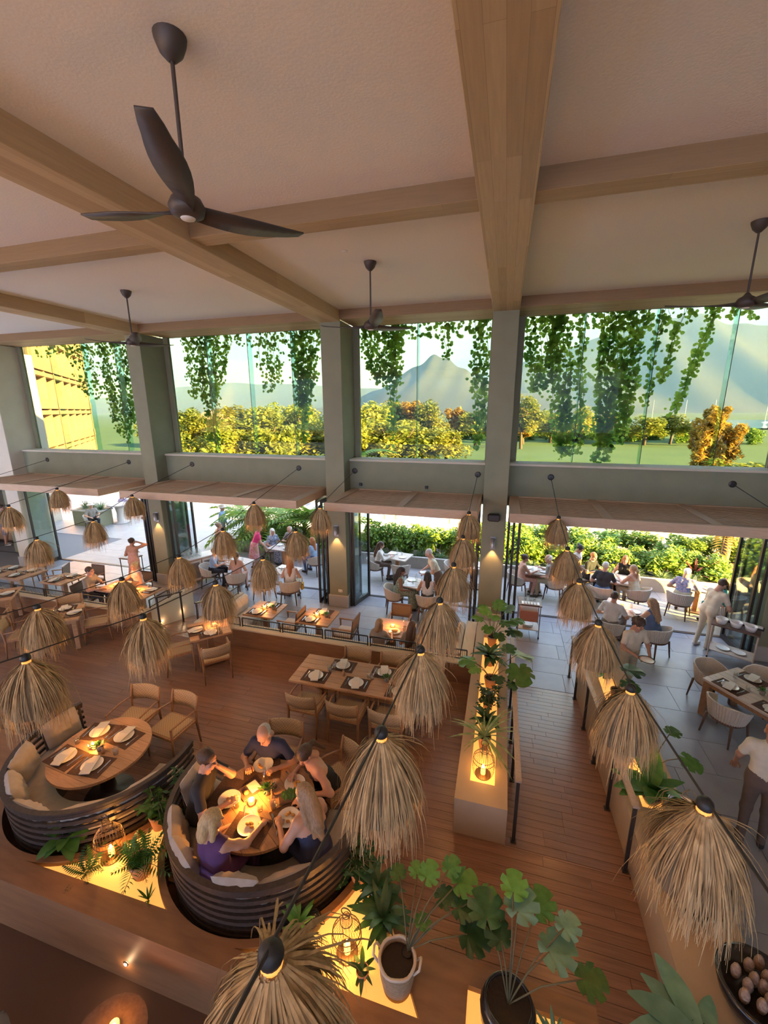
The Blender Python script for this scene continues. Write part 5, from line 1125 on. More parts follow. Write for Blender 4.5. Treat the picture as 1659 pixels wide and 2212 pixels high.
def monstera(x, y, z, label, leaves, pot=('stone', .1, .16), col=None):
    t = thing('monstera_plant', label, 'plant', (x, y, z)); pot_parts(t, *pot); h = pot[2]*.86
    for (dx, dy, dz, sc, k_, tilt, az) in leaves:
        st = MB().tube([(0, 0, h), (dx*.35, dy*.35, h+dz*.65), (dx*.8, dy*.8, h+dz)], .006, 6).build('stalk', M['stem'], t, True)
        o = ob('leaf', MON[k_], t, (dx*.8, dy*.8, h+dz), rot=(0, R(tilt), R(az)), scale=sc)
    return t
def tuft(x, y, z, label, kind, n, ln, w, m, pot, spread=(.3, 1.2), droop=.4, cat='plant', name='leafy_plant'):
    t = thing(name, label, cat, (x, y, z)); pot_parts(t, *pot) if pot else None; h = pot[2]*.86 if pot else 0.
    me = leaf_blade(ln, w, droop).mesh('leaf', M[m], True)
    for i in range(n):
        az = i*2.399+random.uniform(-.2, .2); el = random.uniform(*spread); sc = random.uniform(.7, 1.1)
        ob('leaf', me, t, (0, 0, h), rot=(0, -el, az), scale=sc)
    return t
def bushy(x, y, z, label, n, rad, ht, lw, m, pot, name='trailing_plant'):
    """many small leaves on thin stems"""
    t = thing(name, label, 'plant', (x, y, z)); h = 0
    if pot: pot_parts(t, *pot); h = pot[2]*.86
    st = MB(); lf = MB()
    for i in range(max(6, n//14)):
        az = i*2.4; r_ = rad*random.uniform(.5, 1); zz = ht*random.uniform(-.4, 1)
        pts = [(0, 0, h), (r_*.45*math.cos(az), r_*.45*math.sin(az), h+ht*.6), (r_*math.cos(az), r_*math.sin(az), h+zz)]; st.tube(pts, .004, 5)
        for k_ in range(14):
            u = .25+.75*k_/13; a_, b_, c_ = Vector(pts[0]), Vector(pts[1]), Vector(pts[2]); p = a_*(1-u)**2+b_*2*u*(1-u)+c_*u*u
            th = random.uniform(0, 6.28); e = Vector((math.cos(th), math.sin(th), random.uniform(-.5, .5))).normalized(); sd = e.cross(Vector((0, 0, 1))).normalized(); s_ = lw*random.uniform(.7, 1.2)
            lf.raw([p, p+e*s_+sd*s_*.5, p+e*s_*2, p+e*s_-sd*s_*.5], [(0, 1, 2, 3)])
    st.build('stems', M['stem'], t); tag(lf.build('foliage', M[m], t), kind='stuff'); return t
def fern(x, y, z, label, n, ln, m, pot):
    t = thing('fern_plant', label, 'plant', (x, y, z)); h = 0
    if pot: pot_parts(t, *pot); h = pot[2]*.86
    b = MB(); k_ = 12
    for i in range(k_):
        u = i/k_; xx = ln*u; w = ln*.3*math.sin(math.pi*min(1, .12+u*.88)); zz = -.5*ln*u*u
        for s in (-1, 1): b.raw([(xx, 0, zz), (xx+ln*.0, s*w*.5, zz-.01), (xx+ln*.08, s*w, zz-.03), (xx+ln*.085, s*w*.45, zz-.005)], [(0, 1, 2, 3)])
    b.tube([(0, 0, 0), (ln*.5, 0, -.125*ln), (ln, 0, -.5*ln)], .003, 4); me = b.mesh('frond', M[m])
    for i in range(n): ob('frond', me, t, (0, 0, h), rot=(0, -random.uniform(.25, 1.15), i*2.4), scale=random.uniform(.7, 1.15))
    return t
def lantern(x, y, z, label, r=.11, h=.36, e=14):
    t = thing('wire_lantern', label, 'lantern', (x, y, z)); 
    def rr(u): return r*float(np.interp(u, (0, .05, .15, .5, .62, .72, .82, .9, 1), (.55, .85, 1, 1, .95, .75, .45, .25, .22)))
    m = MB()
    for k_ in range(28):
        a = 2*math.pi*k_/28; m.tube([(rr(u)*math.cos(a), rr(u)*math.sin(a), u*h) for u in (.02, .08, .2, .5, .66, .76, .84, .92, 1.)], .0018, 4)
    for u in (.02, .5, .62, .84, 1.): m.tube([(rr(u)*math.cos(2*math.pi*j/20), rr(u)*math.sin(2*math.pi*j/20), u*h) for j in range(20)], .004, 5, closed=True)
    tag(m.build('wire_cage', M['wire'], t), kind='stuff'); MB().lathe([(0, 0), (r*.75, 0), (r*.75, .012), (0, .012)], 18).build('base', M['wire'], t)
    MB().tube([(.045*math.cos(a_), 0, h+.045+.045*math.sin(a_)) for a_ in [2*math.pi*j/16 for j in range(16)]], .005, 6, closed=True).build('ring_handle', M['wire'], t)
    MB().lathe([(0, .012), (.03, .012), (.03, .11), (0, .11)], 14).build('candle', M['candle_glow'], t, True); MB().ball((0, 0, .135), .014, 8, 6, (.013, .013, .026)).build('flame', M['flame'], t, True)
    plight('lantern_light', t, (0, 0, .16), e*.25, (1, .42, .08), .03)
ZP = PZ-.06; ZL = PT-.07
lantern(-4.0, 2.72, ZP, 'wire lantern with ring handle in the glowing pit between the two booths', .15, .50, 12)
lantern(-1.12, 2.62, ZP, 'wire lantern in the glowing pit right of the five diners', .135, .46, 12)
lantern(-.01, 4.78, ZL, 'wire lantern at the near end of the left ramp planter', .14, .44, 9)
lantern(1.99, 5.3, ZL, 'wire lantern half hidden in the right ramp planter', .12, .38, 7)
# pit between the booths
tuft(-4.55, 2.66, ZP, 'broad leaved green plant at the left corner of the pit between booths', 0, 18, .27, .075, 'leaf_mid', ('dark', .11, .2), (.2, 1.3), .5)
fern(-3.52, 2.66, ZP, 'lacy green plant in front of the pit near the occupied bench', 13, .33, 'leaf_mid', ('terra', .12, .2))
bushy(-3.75, 3.15, ZP, 'pale green bushy plant between the two curved benches', 230, .22, .36, .045, 'leaf_mid', ('terra', .1, .2), 'leafy_plant')
bushy(-3.55, 3.45, PZ, 'dark leafy plant at the top of the gap between the benches', 260, .24, .40, .045, 'leaf_dark', ('dark', .09, .16), 'leafy_plant')
fern(-4.12, 2.5, ZP, 'thin stemmed plant spilling over the front edge of the pit', 7, .28, 'leaf_dark', None)
tuft(-3.25, 2.47, ZP, 'small spiky plant at the right corner of the pit between booths', 0, 9, .17, .012, 'leaf_mid', None, (.6, 1.4), .1)
# pit right of the diners
t = tuft(-1.62, 2.6, ZP, 'spiky palm plant rising beside the near straw lamp', 0, 12, .26, .03, 'leaf_fresh', ('dark', .09, .14), (.5, 1.2), .2); 
bushy(-1.22, 3.22, ZP, 'dark trailing plant at the far tip of the right pit', 330, .26, .26, .04, 'leaf_dark', ('terra', .09, .18))
t = thing('basket_planter', 'large woven basket pot with rope rim and two handles', 'plant pot', (-.62, 2.53, ZP)); MB().lathe([(0, 0), (.125, 0), (.15, .15), (.16, .32), (.145, .32), (.14, .28)], 26).build('basket', M['basket'], t, True); MB().lathe([(.142, .27), (0, .26)], 20).build('soil', M['soil'], t)
MB().tube([(.155*math.cos(2*math.pi*j/26),   .155*math.sin(2*math.pi*j/26), .32+.008*math.sin(j*1.3)) for j in range(26)], .014, 7, closed=True).build('rim', M['basket_rope'], t, True)
for s in (-1, 1): MB().tube([(s*.155, -.05, .28), (s*.2, -.045, .34), (s*.205, 0, .38), (s*.2, .045, .34), (s*.155, .05, .28)], .011, 7).build('handle', M['basket_rope'], t, True)
t = monstera(-.55, 2.62, ZP+.26, 'tall monstera with fresh green leaves growing from the basket pot', [(.12, .42, .42, .55, 2, -35, 60), (.0, .50, .34, .4, 2, -30, 110), (.48, .46, .42, .66, 2, -25, 20), (.30, .36, .30, .55, 0, -10, 30), (.62, .14, .24, .75, 0, -5, 0), (-.2, .46, .30, .42, 1, -20, 130), (.72, .40, .40, .6, 2, -20, 10), (.12, .12, .2, .4, 1, -10, 70), (.36, .5, .5, .5, 1, -30, 50), (.5, .28, .34, .6, 0, -10, 15)], ('dark', .05, .03))
tuft(-.93, 2.5, ZP, 'dry reddish drooping plant in front of the wire lantern', 0, 8, .16, .022, 'leaf_dark', ('terra', .06, .08), (-.5, 1.2), .5)
tuft(-.84, 2.84, ZP, 'dark glossy plant in a black pot behind the basket pot', 0, 26, .28, .04, 'leaf_dark', ('dark', .1, .24), (.1, 1.3), .6)
tuft(-.98, 3.08, ZP, 'dark strap leaved plant in the middle of the right pit', 0, 24, .26, .04, 'leaf_dark', ('dark', .085, .22), (.1, 1.3), .6)
t = thing('kettle_pot', 'black round pot with a small ring handle at the edge of the right pit', 'pot', (-1.52, 2.72, ZP)); MB().lathe([(0, 0), (.07, 0), (.1, .06), (.085, .13), (.04, .16), (0, .165)], 18).build('body', M['dark_pot'], t, True); MB().tube([(.1+.03*math.cos(a), 0, .1+.03*math.sin(a)) for a in [2*math.pi*j/12 for j in range(12)]], .005, 5, closed=True).build('handle', M['dark_pot'], t)
# third pit near the ramp end
t = monstera(.30, 2.5, ZP, 'large monstera in a dark glossy pot at the bottom edge', [(.05, .36, .58, .75, 3, -25, 60), (.36, .22, .42, .8, 3, -15, 25), (-.25, .30, .48, .8, 0, -20, 100), (.66, .12, .38, .65, 1, -10, 5), (.0, .46, .66, .6, 2, -30, 80), (.25, .5, .5, .7, 1, -25, 60), (-.1, .2, .4, .6, 0, -20, 120), (.5, .38, .52, .55, 3, -20, 40)], ('dark', .22, .34))
tuft(.66, 2.46, ZP, 'grey green spiky plant beside the dark pot at the bottom edge', 0, 34, .20, .018, 'leaf_blue', ('stone', .09, .14), (.2, 1.3), .2)
tuft(.92, 2.36, PZ, 'small upright green plant at the bottom right of the platform', 0, 14, .28, .04, 'leaf_mid', None, (.4, 1.3), .2)
# left ramp planter
monstera(0, 8.05, ZL, 'green monstera at the far end of the left ramp planter', [(.25, -.1, .42, .9, 1, -10, -20), (-.15, .1, .5, .8, 2, -25, 140), (.1, .2, .6, .8, 1, -40, 70), (.42, -.2, .3, .9, 0, 0, -30), (-.3, -.05, .42, .7, 2, -15, 190), (.3, .25, .55, .75, 3, -30, 30), (-.1, -.3, .36, .7, 1, 5, -100), (.5, .1, .4, .8, 1, -5, 10), (.0, -.15, .55, .7, 2, -10, -80), (-.25, .3, .5, .6, 1, -20, 120), (.15, -.45, .3, .65, 0, 10, -70)], ('terra', .1, .2))
tuft(-.02, 7.35, ZL, 'dark glossy plant with upright leaves in the left ramp planter', 0, 28, .32, .05, 'leaf_dark', ('terra', .11, .2), (.1, 1.3), .5)
monstera(.02, 6.65, ZL, 'split leaf monstera reaching over the handrail', [(.52, .25, .42, 1.25, 3, 10, 60), (.56, -.1, .34, 1.2, 1, 15, -80), (-.42, -.05, .32, .85, 1, 5, 200), (-.5, .12, .26, .7, 0, 10, 170), (.3, .3, .45, .7, 0, -20, 60), (.15, -.4, .28, .6, 0, 0, -90), (.4, -.4, .2, .5, 0, 10, -60), (-.3, -.25, .3, .6, 2, 0, 230)], ('terra', .115, .2))
bushy(.0, 6.1, ZL, 'small dark leaved plant in the middle of the left ramp planter', 260, .24, .28, .04, 'leaf_dark', ('terra', .09, .16), 'leafy_plant')
tuft(-.01, 5.68, ZL, 'deep green upright plant before the variegated plant', 0, 24, .26, .035, 'leaf_dark', ('stone', .08, .14), (.3, 1.4), .3)
tuft(-.02, 5.25, ZL, 'variegated spider plant with arching striped leaves', 0, 26, .46, .018, 'leaf_variegated', ('terra', .095, .2), (.35, 1.25), .75)
# right ramp planter
bushy(1.98, 7.75, ZL, 'yellow green succulent cluster at the far end of the right ramp planter', 260, .28, .26, .045, 'leaf_fresh', ('terra', .09, .18), 'leafy_plant')
monstera(2.05, 6.9, ZL, 'round leaved monstera behind a straw lamp on the right planter', [(.18, .1, .36, 1.0, 0, -5, 30), (.1, -.2, .3, .8, 0, 5, -60), (-.2, 0, .3, .7, 1, 5, 180)], ('terra', .1, .18))
bushy(1.98, 6.35, ZL, 'small dark plant in the right ramp planter', 200, .24, .26, .04, 'leaf_dark', ('terra', .08, .16), 'leafy_plant')
tuft(2.0, 4.92, ZL, 'broad leaved green plant at the near end of the right planter slot', 0, 16, .44, .09, 'leaf_mid', ('dark', .11, .2), (.2, 1.25), .4)
monstera(2.12, 5.35, ZL, 'thin stalked monstera leaning over the stone floor', [(.42, -.05, .3, .75, 1, 10, -40), (.3, .3, .42, .55, 1, -10, 40)], ('dark', .06, .12))
t = thing('metal_tub', 'polished metal tub behind the broad leaved plant', 'tub', (2.26, 4.72, PT)); MB().lathe([(0, .005), (.12, .005), (.15, .16), (.157, .165), (.16, .16), (.125, 0), (0, 0)], 24).build('bowl', M['chrome'], t, True); MB().tube([(.158*math.cos(2*math.pi*j/24), .158*math.sin(2*math.pi*j/24), .165) for j in range(24)], .007, 6, closed=True).build('rim', M['chrome'], t)
t = thing('cactus_bowl', 'wide dark glazed bowl of knobby brown cactus', 'plant', (2.2, 3.02, PT)); MB().lathe([(0, 0), (.14, 0), (.27, .12), (.30, .24), (.27, .25), (.25, .2), (0, .19)], 30).build('bowl', M['dark_pot'], t, True)
mat('cactus', (.20, .12, .09), .7, col2=(.34, .24, .17), scale=40, bump=.6)
for i in range(13): a = i*2.4; r_ = .055*math.sqrt(i); MB().ball((0, 0, .05), .04, 10, 8, (.035, .035, .075)).build('cactus_stem', M['cactus'], t, True, loc=(r_*math.cos(a), r_*math.sin(a), .2))
tuft(1.66, 2.62, PT, 'large blue green succulent with broad leaves at the bottom right corner', 0, 11, .46, .085, 'leaf_blue', ('dark', .13, .16), (.15, .9), .3)
t = thing('stone_bowl', 'shallow brown glazed bowl on the right planter ledge', 'bowl', (2.02, 3.75, PT)); MB().lathe([(0, .01), (.16, .02), (.24, .11), (.25, .11), (.18, 0), (0, 0)], 26).build('bowl', M['dark_pot'], t, True); MB().ball((0, 0, .06), .05, 12, 8, (.17, .17, .03)).build('contents', M['bark'], t, True)
# ---- dim corner at the lower left: a small table and a grey armchair
t = thing('side_table', 'small dark round table with a candle in the dim lower left corner', 'table', (-2.84, 1.6, 0)); MB().lathe([(0, .52), (.3, .52), (.3, .55), (0, .55)], 26).build('top', M['dark_wood'], t); MB().lathe([(0, 0), (.18, 0), (.18, .02), (.04, .05), (.04, .52), (0, .52)], 18).build('pedestal', M['dark_wood'], t)
candle(-2.84, 1.68, .55, 'on the dim lower left side table', 3)
t = thing('grey_armchair', 'grey upholstered armchair top at the lower left corner', 'chair', (-4.0, 1.12, 0), R(30)); mat('grey_fabric', (.16, .18, .20), .95, bump=.4, scale=60)
MB().box((0, 0, .25), (.62, .6, .36), bev=.06).build('seat', M['grey_fabric'], t, True); MB().box((0, -.3, .5), (.62, .16, .5), bev=.07).build('backrest', M['grey_fabric'], t, True)
for sx in (-1, 1):
    MB().box((sx*.3, 0, .4), (.12, .56, .34), bev=.05).build('armrest', M['grey_fabric'], t, True)
    for sy in (-1, 1): MB().tube([(sx*.24, sy*.22, 0), (sx*.24, sy*.22, .1)], .02, 6).build('leg', M['dark_wood'], t)
# ================================================================ service furniture
t = thing('sideboard', 'reddish sideboard with cane doors holding water bottles', 'sideboard', (-9.6, 11.05, 0), R(62)); MB().bb(-.62, .62, -.24, .24, .1, .84).build('body', M['terracotta'], t); MB().bb(-.66, .66, -.27, .27, .84, .88, .006).build('top', M['pale_table'], t)
for sx in (-1, 1):
    d_ = MB().bb(sx*.31-.29, sx*.31+.29, -.265, -.24, .14, .80).build('door', M['pale_table'], t); MB().bb(sx*.31-.23, sx*.31+.23, -.27, -.265, .2, .74).build('cane_panel', M['cane'], d_)
    for sy in (-1, 1): MB().box((sx*.56, sy*.18, .05), (.05, .05, .1)).build('leg', M['chair_wood'], t)
for i in range(15):
    a, c = -.45+(i % 5)*.12, -.12+(i//5)*.12; p = rotz((a, c), R(62), (-9.6, 11.05)); bottle(p[0], p[1], .88, 'on the sideboard, %s row, %s from the left' % (('front', 'middle', 'back')[i//5], ('first', 'second', 'third', 'fourth', 'fifth')[i % 5]))
def trolley(x, y, rz, label, w=.5, d_=.42, h=.88, m='metal_grey'):
    t = thing('service_trolley', label, 'trolley', (x, y, 0), rz)
    for sx in (-1, 1):
        for sy in (-1, 1):
            MB().tube([(sx*w/2, sy*d_/2, .06), (sx*w/2, sy*d_/2, h)], .014, 6).build('leg', M[m], t); MB().lathe([(0, -.015), (.03, -.015), (.03, .015), (0, .015)], 12).build('wheel', M['black'], t, loc=(sx*w/2, sy*d_/2, .03)).rotation_euler = (0, R(90), 0)
    MB().box((0, 0, h), (w+.06, d_+.06, .03), bev=.006).build('top', M['dark_wood'], t); MB().box((0, 0, .22), (w, d_, .02)).build('lower_shelf', M['pale_table'], t); return t
trolley(.85, 10.3, 0, 'service trolley with carafes beside the right door frame'); MB_T = .895
t = thing('drawer_box', 'red brown box hanging in the trolley by the right door frame', 'box', (.85, 10.3, .42)); MB().box((0, 0, .14), (.42, .34, .28), bev=.01).build('body', M['sign_red'], t)
for i in range(3): small('plate', PLATE, .85, 10.3, .231+i*.02, 0, ('lowest', 'middle', 'topmost')[i]+' plate of the stack on the trolley shelf', 'plate')
for a, c, w_ in ((.75, 10.4, 'left'), (.87, 10.36, 'middle'), (.97, 10.42, 'right')): bottle(a, c, .895, 'at the %s of the trolley by the right door frame' % w_)
t = thing('cutlery_tray', 'white tray of folded cutlery on the trolley by the right door frame', 'tray', (.86, 10.16, .896)); MB().box((0, 0, .01), (.42, .16, .02), bev=.004).build('tray', M['white_plate'], t)
for i in range(5): MB().box((-.14+i*.07, 0, .025), (.035, .13, .008)).build('napkin_roll', M['napkin'], t)
trolley(-11.55, 10.25, 0, 'dark tray stand with white cloth beside the left door frame', .46, .4, .92, 'bronze'); small('placemat', MB().box((0, 0, .004), (.44, .38, .008)).mesh('tray_cloth', M['paper']), -11.55, 10.25, .936, 0, 'white cloth on the dark tray stand', 'cloth')
t = trolley(5.22, 10.3, R(-28), 'pale service station with bowls and cloths at the right doors', .78, .46, .84, 'pale_table')
for i in range(3): 
    p = rotz((-.26+i*.25, -.08), R(-28), (5.22, 10.3)); small('serving_bowl', MB().lathe([(0, .004), (.08, .004), (.105, .12), (.112, .125), (.115, .12), (.085, 0), (0, 0)], 22).mesh('serving_bowl', M['white_plate'], True), p[0], p[1], .856, 0, ('left', 'middle', 'right')[i]+' white bowl on the pale service station', 'bowl')
for i, (a, c) in enumerate(((-.2, .13), (.1, .16), (.34, .14))): p = rotz((a, c), R(-28), (5.22, 10.3)); t2 = thing('tray', ('left', 'middle', 'right')[i]+' dark tray with folded white cloths on the pale service station', 'tray', (p[0], p[1], .856), R(-28)); MB().box((0, 0, .015), (.24, .16, .03), bev=.004).build('tray', M['black'], t2); MB().box((0, 0, .045), (.2, .12, .03), bev=.012).build('cloth_pile', M['napkin'], t2)
for i in range(2): p = rotz((-.15+i*.28, 0), R(-28), (5.22, 10.3)); small('plate', PLATE, p[0], p[1], .231, 0, ('left', 'right')[i]+' plate on the lower shelf of the pale service station', 'plate')
# ================================================================ terrace tables and tub chairs
def terrace_table(x, y, lx, ly, rz, label): return plank_table('terrace_table', label, x, y, lx, ly, 0, rz, 5, .75, style='pedestal', wood='pale_table')
TT = [(3.15, 10.85, .95, .8, R(-25), 'lilac lit table between the people in white and blue'), (3.28, 12.9, 1.15, .8, R(-12), 'pale terrace table of the four seat group'), (1.17, 12.95, .8, .7, 0, 'pale terrace table at the left of the rightmost opening'), (5.45, 12.85, .8, .8, R(-20), 'pale terrace table by the dark garden stone'),
      (-3.25, 13.1, .85, .75, R(-10), 'pale terrace table by the hedge with a reading person'), (-2.15, 11.0, .8, .7, R(-10), 'terrace table with menu where a standing person serves'), (-.7, 12.9, .8, .7, 0, 'terrace table at the right end of the hedge'), (-8.2, 11.2, .85, .75, R(-10), 'terrace table next to the bottle sideboard'), (-7.5, 12.95, .9, .75, R(-8), 'terrace table under the palms'), (-6.3, 10.95, .8, .7, R(-8), 'terrace table under the bottle canopy')]
for x, y, lx, ly, a, lab in TT:
    terrace_table(x, y, lx, ly, a, lab); ph = 'on the '+lab
    for k_ in range(2):
        p = rotz(((-1)**k_*.22, -.1+.22*k_), a, (x, y)); small('plate', PLATE, p[0], p[1], .752, 0, ('near', 'far')[k_]+' plate '+ph, 'plate'); q = rotz(((-1)**k_*.1, .12-.2*k_), a, (x, y)); small('glass', TUMB, q[0], q[1], .752, 0, ('first', 'second')[k_]+' glass '+ph, 'glass')
bottle(-2.2, 11.1, .752, 'on the terrace table where a standing person serves'); bottle(-3.3, 13.2, .752, 'on the terrace table of the reading person'); bottle(5.4, 13.0, .752, 'on the table by the dark garden stone')
candle(3.1, 11.0, .752, 'on the lilac lit table', 10); candle(5.6, 12.8, .752, 'on the table by the dark garden stone', 4)
small('menu', MB().box((0, 0, .003), (.22, .3, .006)).mesh('menu', M['paper']), -2.3, 10.85, .753, .3, 'white menu sheet before the person in leaf print dress', 'menu')
small('plate', PLATE, -2.0, 11.22, 1.0, 0, 'white plate held by the standing person beside the hedge', 'plate'); t = thing('serving_plate', 'dark rimmed plate carried beside the right planter', 'plate', (2.80, 8.02, 1.0)); MB().lathe([(0, .006), (.1, .006), (.13, .02), (.1, 0), (0, 0)], 24).build('dish', M['white_plate'], t, True); MB().tube([(.132*math.cos(2*math.pi*j/24), .132*math.sin(2*math.pi*j/24), .02) for j in range(24)], .006, 5, closed=True).build('rim', M['black'], t)
for x, y, f_, lab in ((2.66, 10.18, (.5, .85), 'under the person in white shirt'), (3.62, 10.1, (-.55, .8), 'under the person in blue sundress'), (2.86, 12.28, (.35, .9), 'under the person in dark tee'), (3.86, 12.42, (-.6, .8), 'under the person in cream strap top'), (2.66, 13.5, (.6, -.7), 'under the black short sleeved person'), (3.76, 13.5, (-.4, -.9), 'under the person in black sleeveless top'), (1.7, 12.68, (-1, .3), 'under the person in grey shirt'), (.62, 12.68, (1, .2), 'under the person in rose dress'), (4.86, 12.38, (.5, .85), 'under the person in blue patterned shirt'), (5.8, 11.92, (-.6, .7), 'under the person in green'),
                     (-3.92, 12.72, (1, .25), 'under the reading person'), (-3.0, 12.5, (-.25, 1), 'left empty at the reading table'), (-2.74, 10.66, (.9, .3), 'under the person in leaf print dress'), (-1.76, 10.46, (-.15, 1), 'with back to camera at the menu table'), (-1.35, 13.0, (.9, -.4), 'under the person in floral shirt'), (-8.94, 10.74, (.9, .35), 'under the person in light blue'), (-7.78, 10.46, (-.15, 1), 'under the person in pale pink top'), (-8.22, 13.4, (.85, -.5), 'under the person in blue floral dress'), (-7.52, 13.82, (-.2, -1), 'under the person in striped shirt'), (-5.84, 10.32, (-.25, 1), 'with a yellow bag under the bottle canopy'), (-6.04, 12.6, (-.9, .3), 'beside the door frame under the person in light blue'), (-6.7, 10.3, (.3, 1), 'left empty under a straw lamp'),
                     (-18.95, 15.0, (.8, -.3), 'under the person in sun hat'), (-19.45, 17.4, (.3, -.9), 'under the person in lavender'), (-17.8, 17.65, (-.8, -.3), 'under the person in pale trousers')):
    tub_at(x, y, f_, 'pale tub chair '+lab)
t = thing('handbag', 'yellow handbag hanging on a tub chair under the bottle canopy', 'bag', (-5.5, 10.45, .42), R(20)); mat('bag_yellow', (.6, .42, .06), .6); MB().box((0, 0, .1), (.08, .24, .2), bev=.03).build('body', M['bag_yellow'], t, True); MB().tube([(0, -.08, .2), (0, -.05, .36), (0, .05, .36), (0, .08, .2)], .008, 6).build('strap', M['bag_yellow'], t)
t = thing('round_terrace_table', 'round stone pedestal table on the far left terrace', 'table', (-18.7, 16.4, 0)); MB().lathe([(0, .92), (.55, .92), (.55, .97), (0, .97)], 28).build('top', M['concrete'], t); MB().lathe([(0, 0), (.4, 0), (.4, .04), (.2, .07), (.17, .5), (.24, .92), (0, .92)], 22).build('pedestal', M['white_deck'], t, True)
t = thing('planter_box', 'low green planter box with grasses on the far left terrace', 'planter', (-19.7, 15.6, 0)); MB().bb(-.8, .8, -.3, .5, 0, .75).build('box', M['pilaster'], t); MB().bb(-.85, .85, -.35, .55, .75, .82, .01).build('rim', M['concrete'], t)
# ================================================================ garden beyond the terrace
def quad_cloud(pts, size, rg, m, name, jit=.35, elong=1.6):
    n = len(pts); P = np.array(pts); th = rg.uniform(0, 2*np.pi, n); el = rg.uniform(-.9, .9, n); s = size*rg.uniform(.6, 1.3, n)
    u = np.stack([np.cos(th)*np.cos(el), np.sin(th)*np.cos(el), np.sin(el)], 1); w = np.stack([-np.sin(th), np.cos(th), rg.uniform(-.7, .7, n)], 1); w /= np.linalg.norm(w, axis=1)[:, None]
    V = np.stack([P-u*(s*elong*.5)[:, None], P+w*(s*.5)[:, None], P+u*(s*elong*.5)[:, None], P-w*(s*.5)[:, None]], 1).reshape(-1, 3)
    me = bpy.data.meshes.new(name); me.vertices.add(n*4); me.vertices.foreach_set('co', V.astype(np.float32).ravel()); me.loops.add(n*4); me.loops.foreach_set('vertex_index', np.arange(n*4, dtype=np.int32)); me.polygons.add(n); me.polygons.foreach_set('loop_start', np.arange(0, n*4, 4, dtype=np.int32)); me.materials.append(M[m]); me.update(calc_edges=True)
    return me
def clumps(rg, n, k, rad, flat=(1, 1, 1), shell=.55):
    C = []
    for i in range(k):
        v = rg.normal(size=3); v /= np.linalg.norm(v); C.append(v*rg.uniform(.45, 1)*np.array(flat))
    C = np.array(C); idx = rg.integers(0, k, n); d = rg.normal(size=(n, 3)); d /= np.linalg.norm(d, axis=1)[:, None]
    return C[idx]+d*(rad*rg.uniform(shell, 1., n))[:, None]
rg = np.random.default_rng(11)
SHRUB = [quad_cloud(clumps(rg, 1500, 16, .42, (1, .75, .6)), .13, rg, 'hedge_leaf', 'foliage') for _ in range(3)]
GRASSM = []
for s_ in range(2):
    b = MB()
    for i in range(130):
        a = rg.uniform(0, 6.28); ln = rg.uniform(.35, .75); e = rg.uniform(.35, 1.35); w = .012
        pts = [Vector((math.cos(a)*math.cos(e)*ln*t, math.sin(a)*math.cos(e)*ln*t, math.sin(e)*ln*t-.45*ln*t*t)) for t in (0, .4, .75, 1)]; sd = Vector((-math.sin(a), math.cos(a), 0))*w
        b.raw(sum([[p-sd*(1-.3*i_), p+sd*(1-.3*i_)] for i_, p in enumerate(pts)], []), [(0, 1, 3, 2), (2, 3, 5, 4), (4, 5, 7, 6)])
    GRASSM.append(b.mesh('blades', M['grass_leaf']))
STEMM = MB(); 
for i in range(5): a = i*1.26; STEMM.tube([(0, 0, -.9), (.25*math.cos(a), .25*math.sin(a), -.3), (.5*math.cos(a), .5*math.sin(a), .1)], .02, 5)
STEMM = STEMM.mesh('stems', M['bark'])
def shrub(x, y, z, s, label, group, k_=0):
    t = thing('shrub', label, 'shrub', (x, y, z), random.uniform(0, 6.28), group); t.scale = s if isinstance(s, tuple) else (s,)*3
    tag(ob('foliage', SHRUB[k_ % 3], t), kind='stuff'); ob('stems', STEMM, t); return t
o = struct('garden_bed', MB().bb(-11.1, 30, 14.6, 17.5, -.25, .12).bb(-11.0, 9, 14.1, 14.6, -.25, .3), M['soil'], label='planted soil beds beyond the terrace')
struct('hedge_kerb', MB().bb(-11.0, 9.2, 14.0, 14.12, -.1, .42), M['concrete'], label='low concrete kerb of the terrace hedge')
EDGE = ['leftmost', 'second', 'third', 'fourth', 'fifth', 'sixth', 'seventh', 'eighth', 'ninth', 'tenth', 'eleventh', 'twelfth', 'thirteenth', 'fourteenth', 'fifteenth', 'sixteenth']+['%s from the right' % q for q in ('tenth', 'ninth', 'eighth', 'seventh', 'sixth', 'fifth', 'fourth', 'third', 'second')]+['rightmost']
for i in range(10): shrub(-4.7+i*.62, 14.95+.25*(i % 2), .75, (.62, .62, .78), '%s shrub of the sunlit hedge under the shorter canopy' % EDGE[i], 'hedge shrubs', i)
for i in range(9): shrub(.9+i*.72, 15.0+.3*(i % 2), .62, (.62, .62, .66), '%s shrub of the sunlit hedge in the rightmost opening' % EDGE[i], 'hedge shrubs', i)
for i in range(10): shrub(-.5+i*1.2, 17.4+.35*(i % 3), .5, (.9, .7, .62), '%s shrub of the second hedge row' % EDGE[i], 'second hedge row', i)
for i in range(14): t = thing('grass_tuft', '%s grass tuft from the left along the terrace kerb' % EDGE[i], 'grass', (-4.3+i*.78, 14.32, .3), i, 'grass tufts on the kerb'); tag(ob('blades', GRASSM[i % 2], t, scale=.95), kind='stuff')
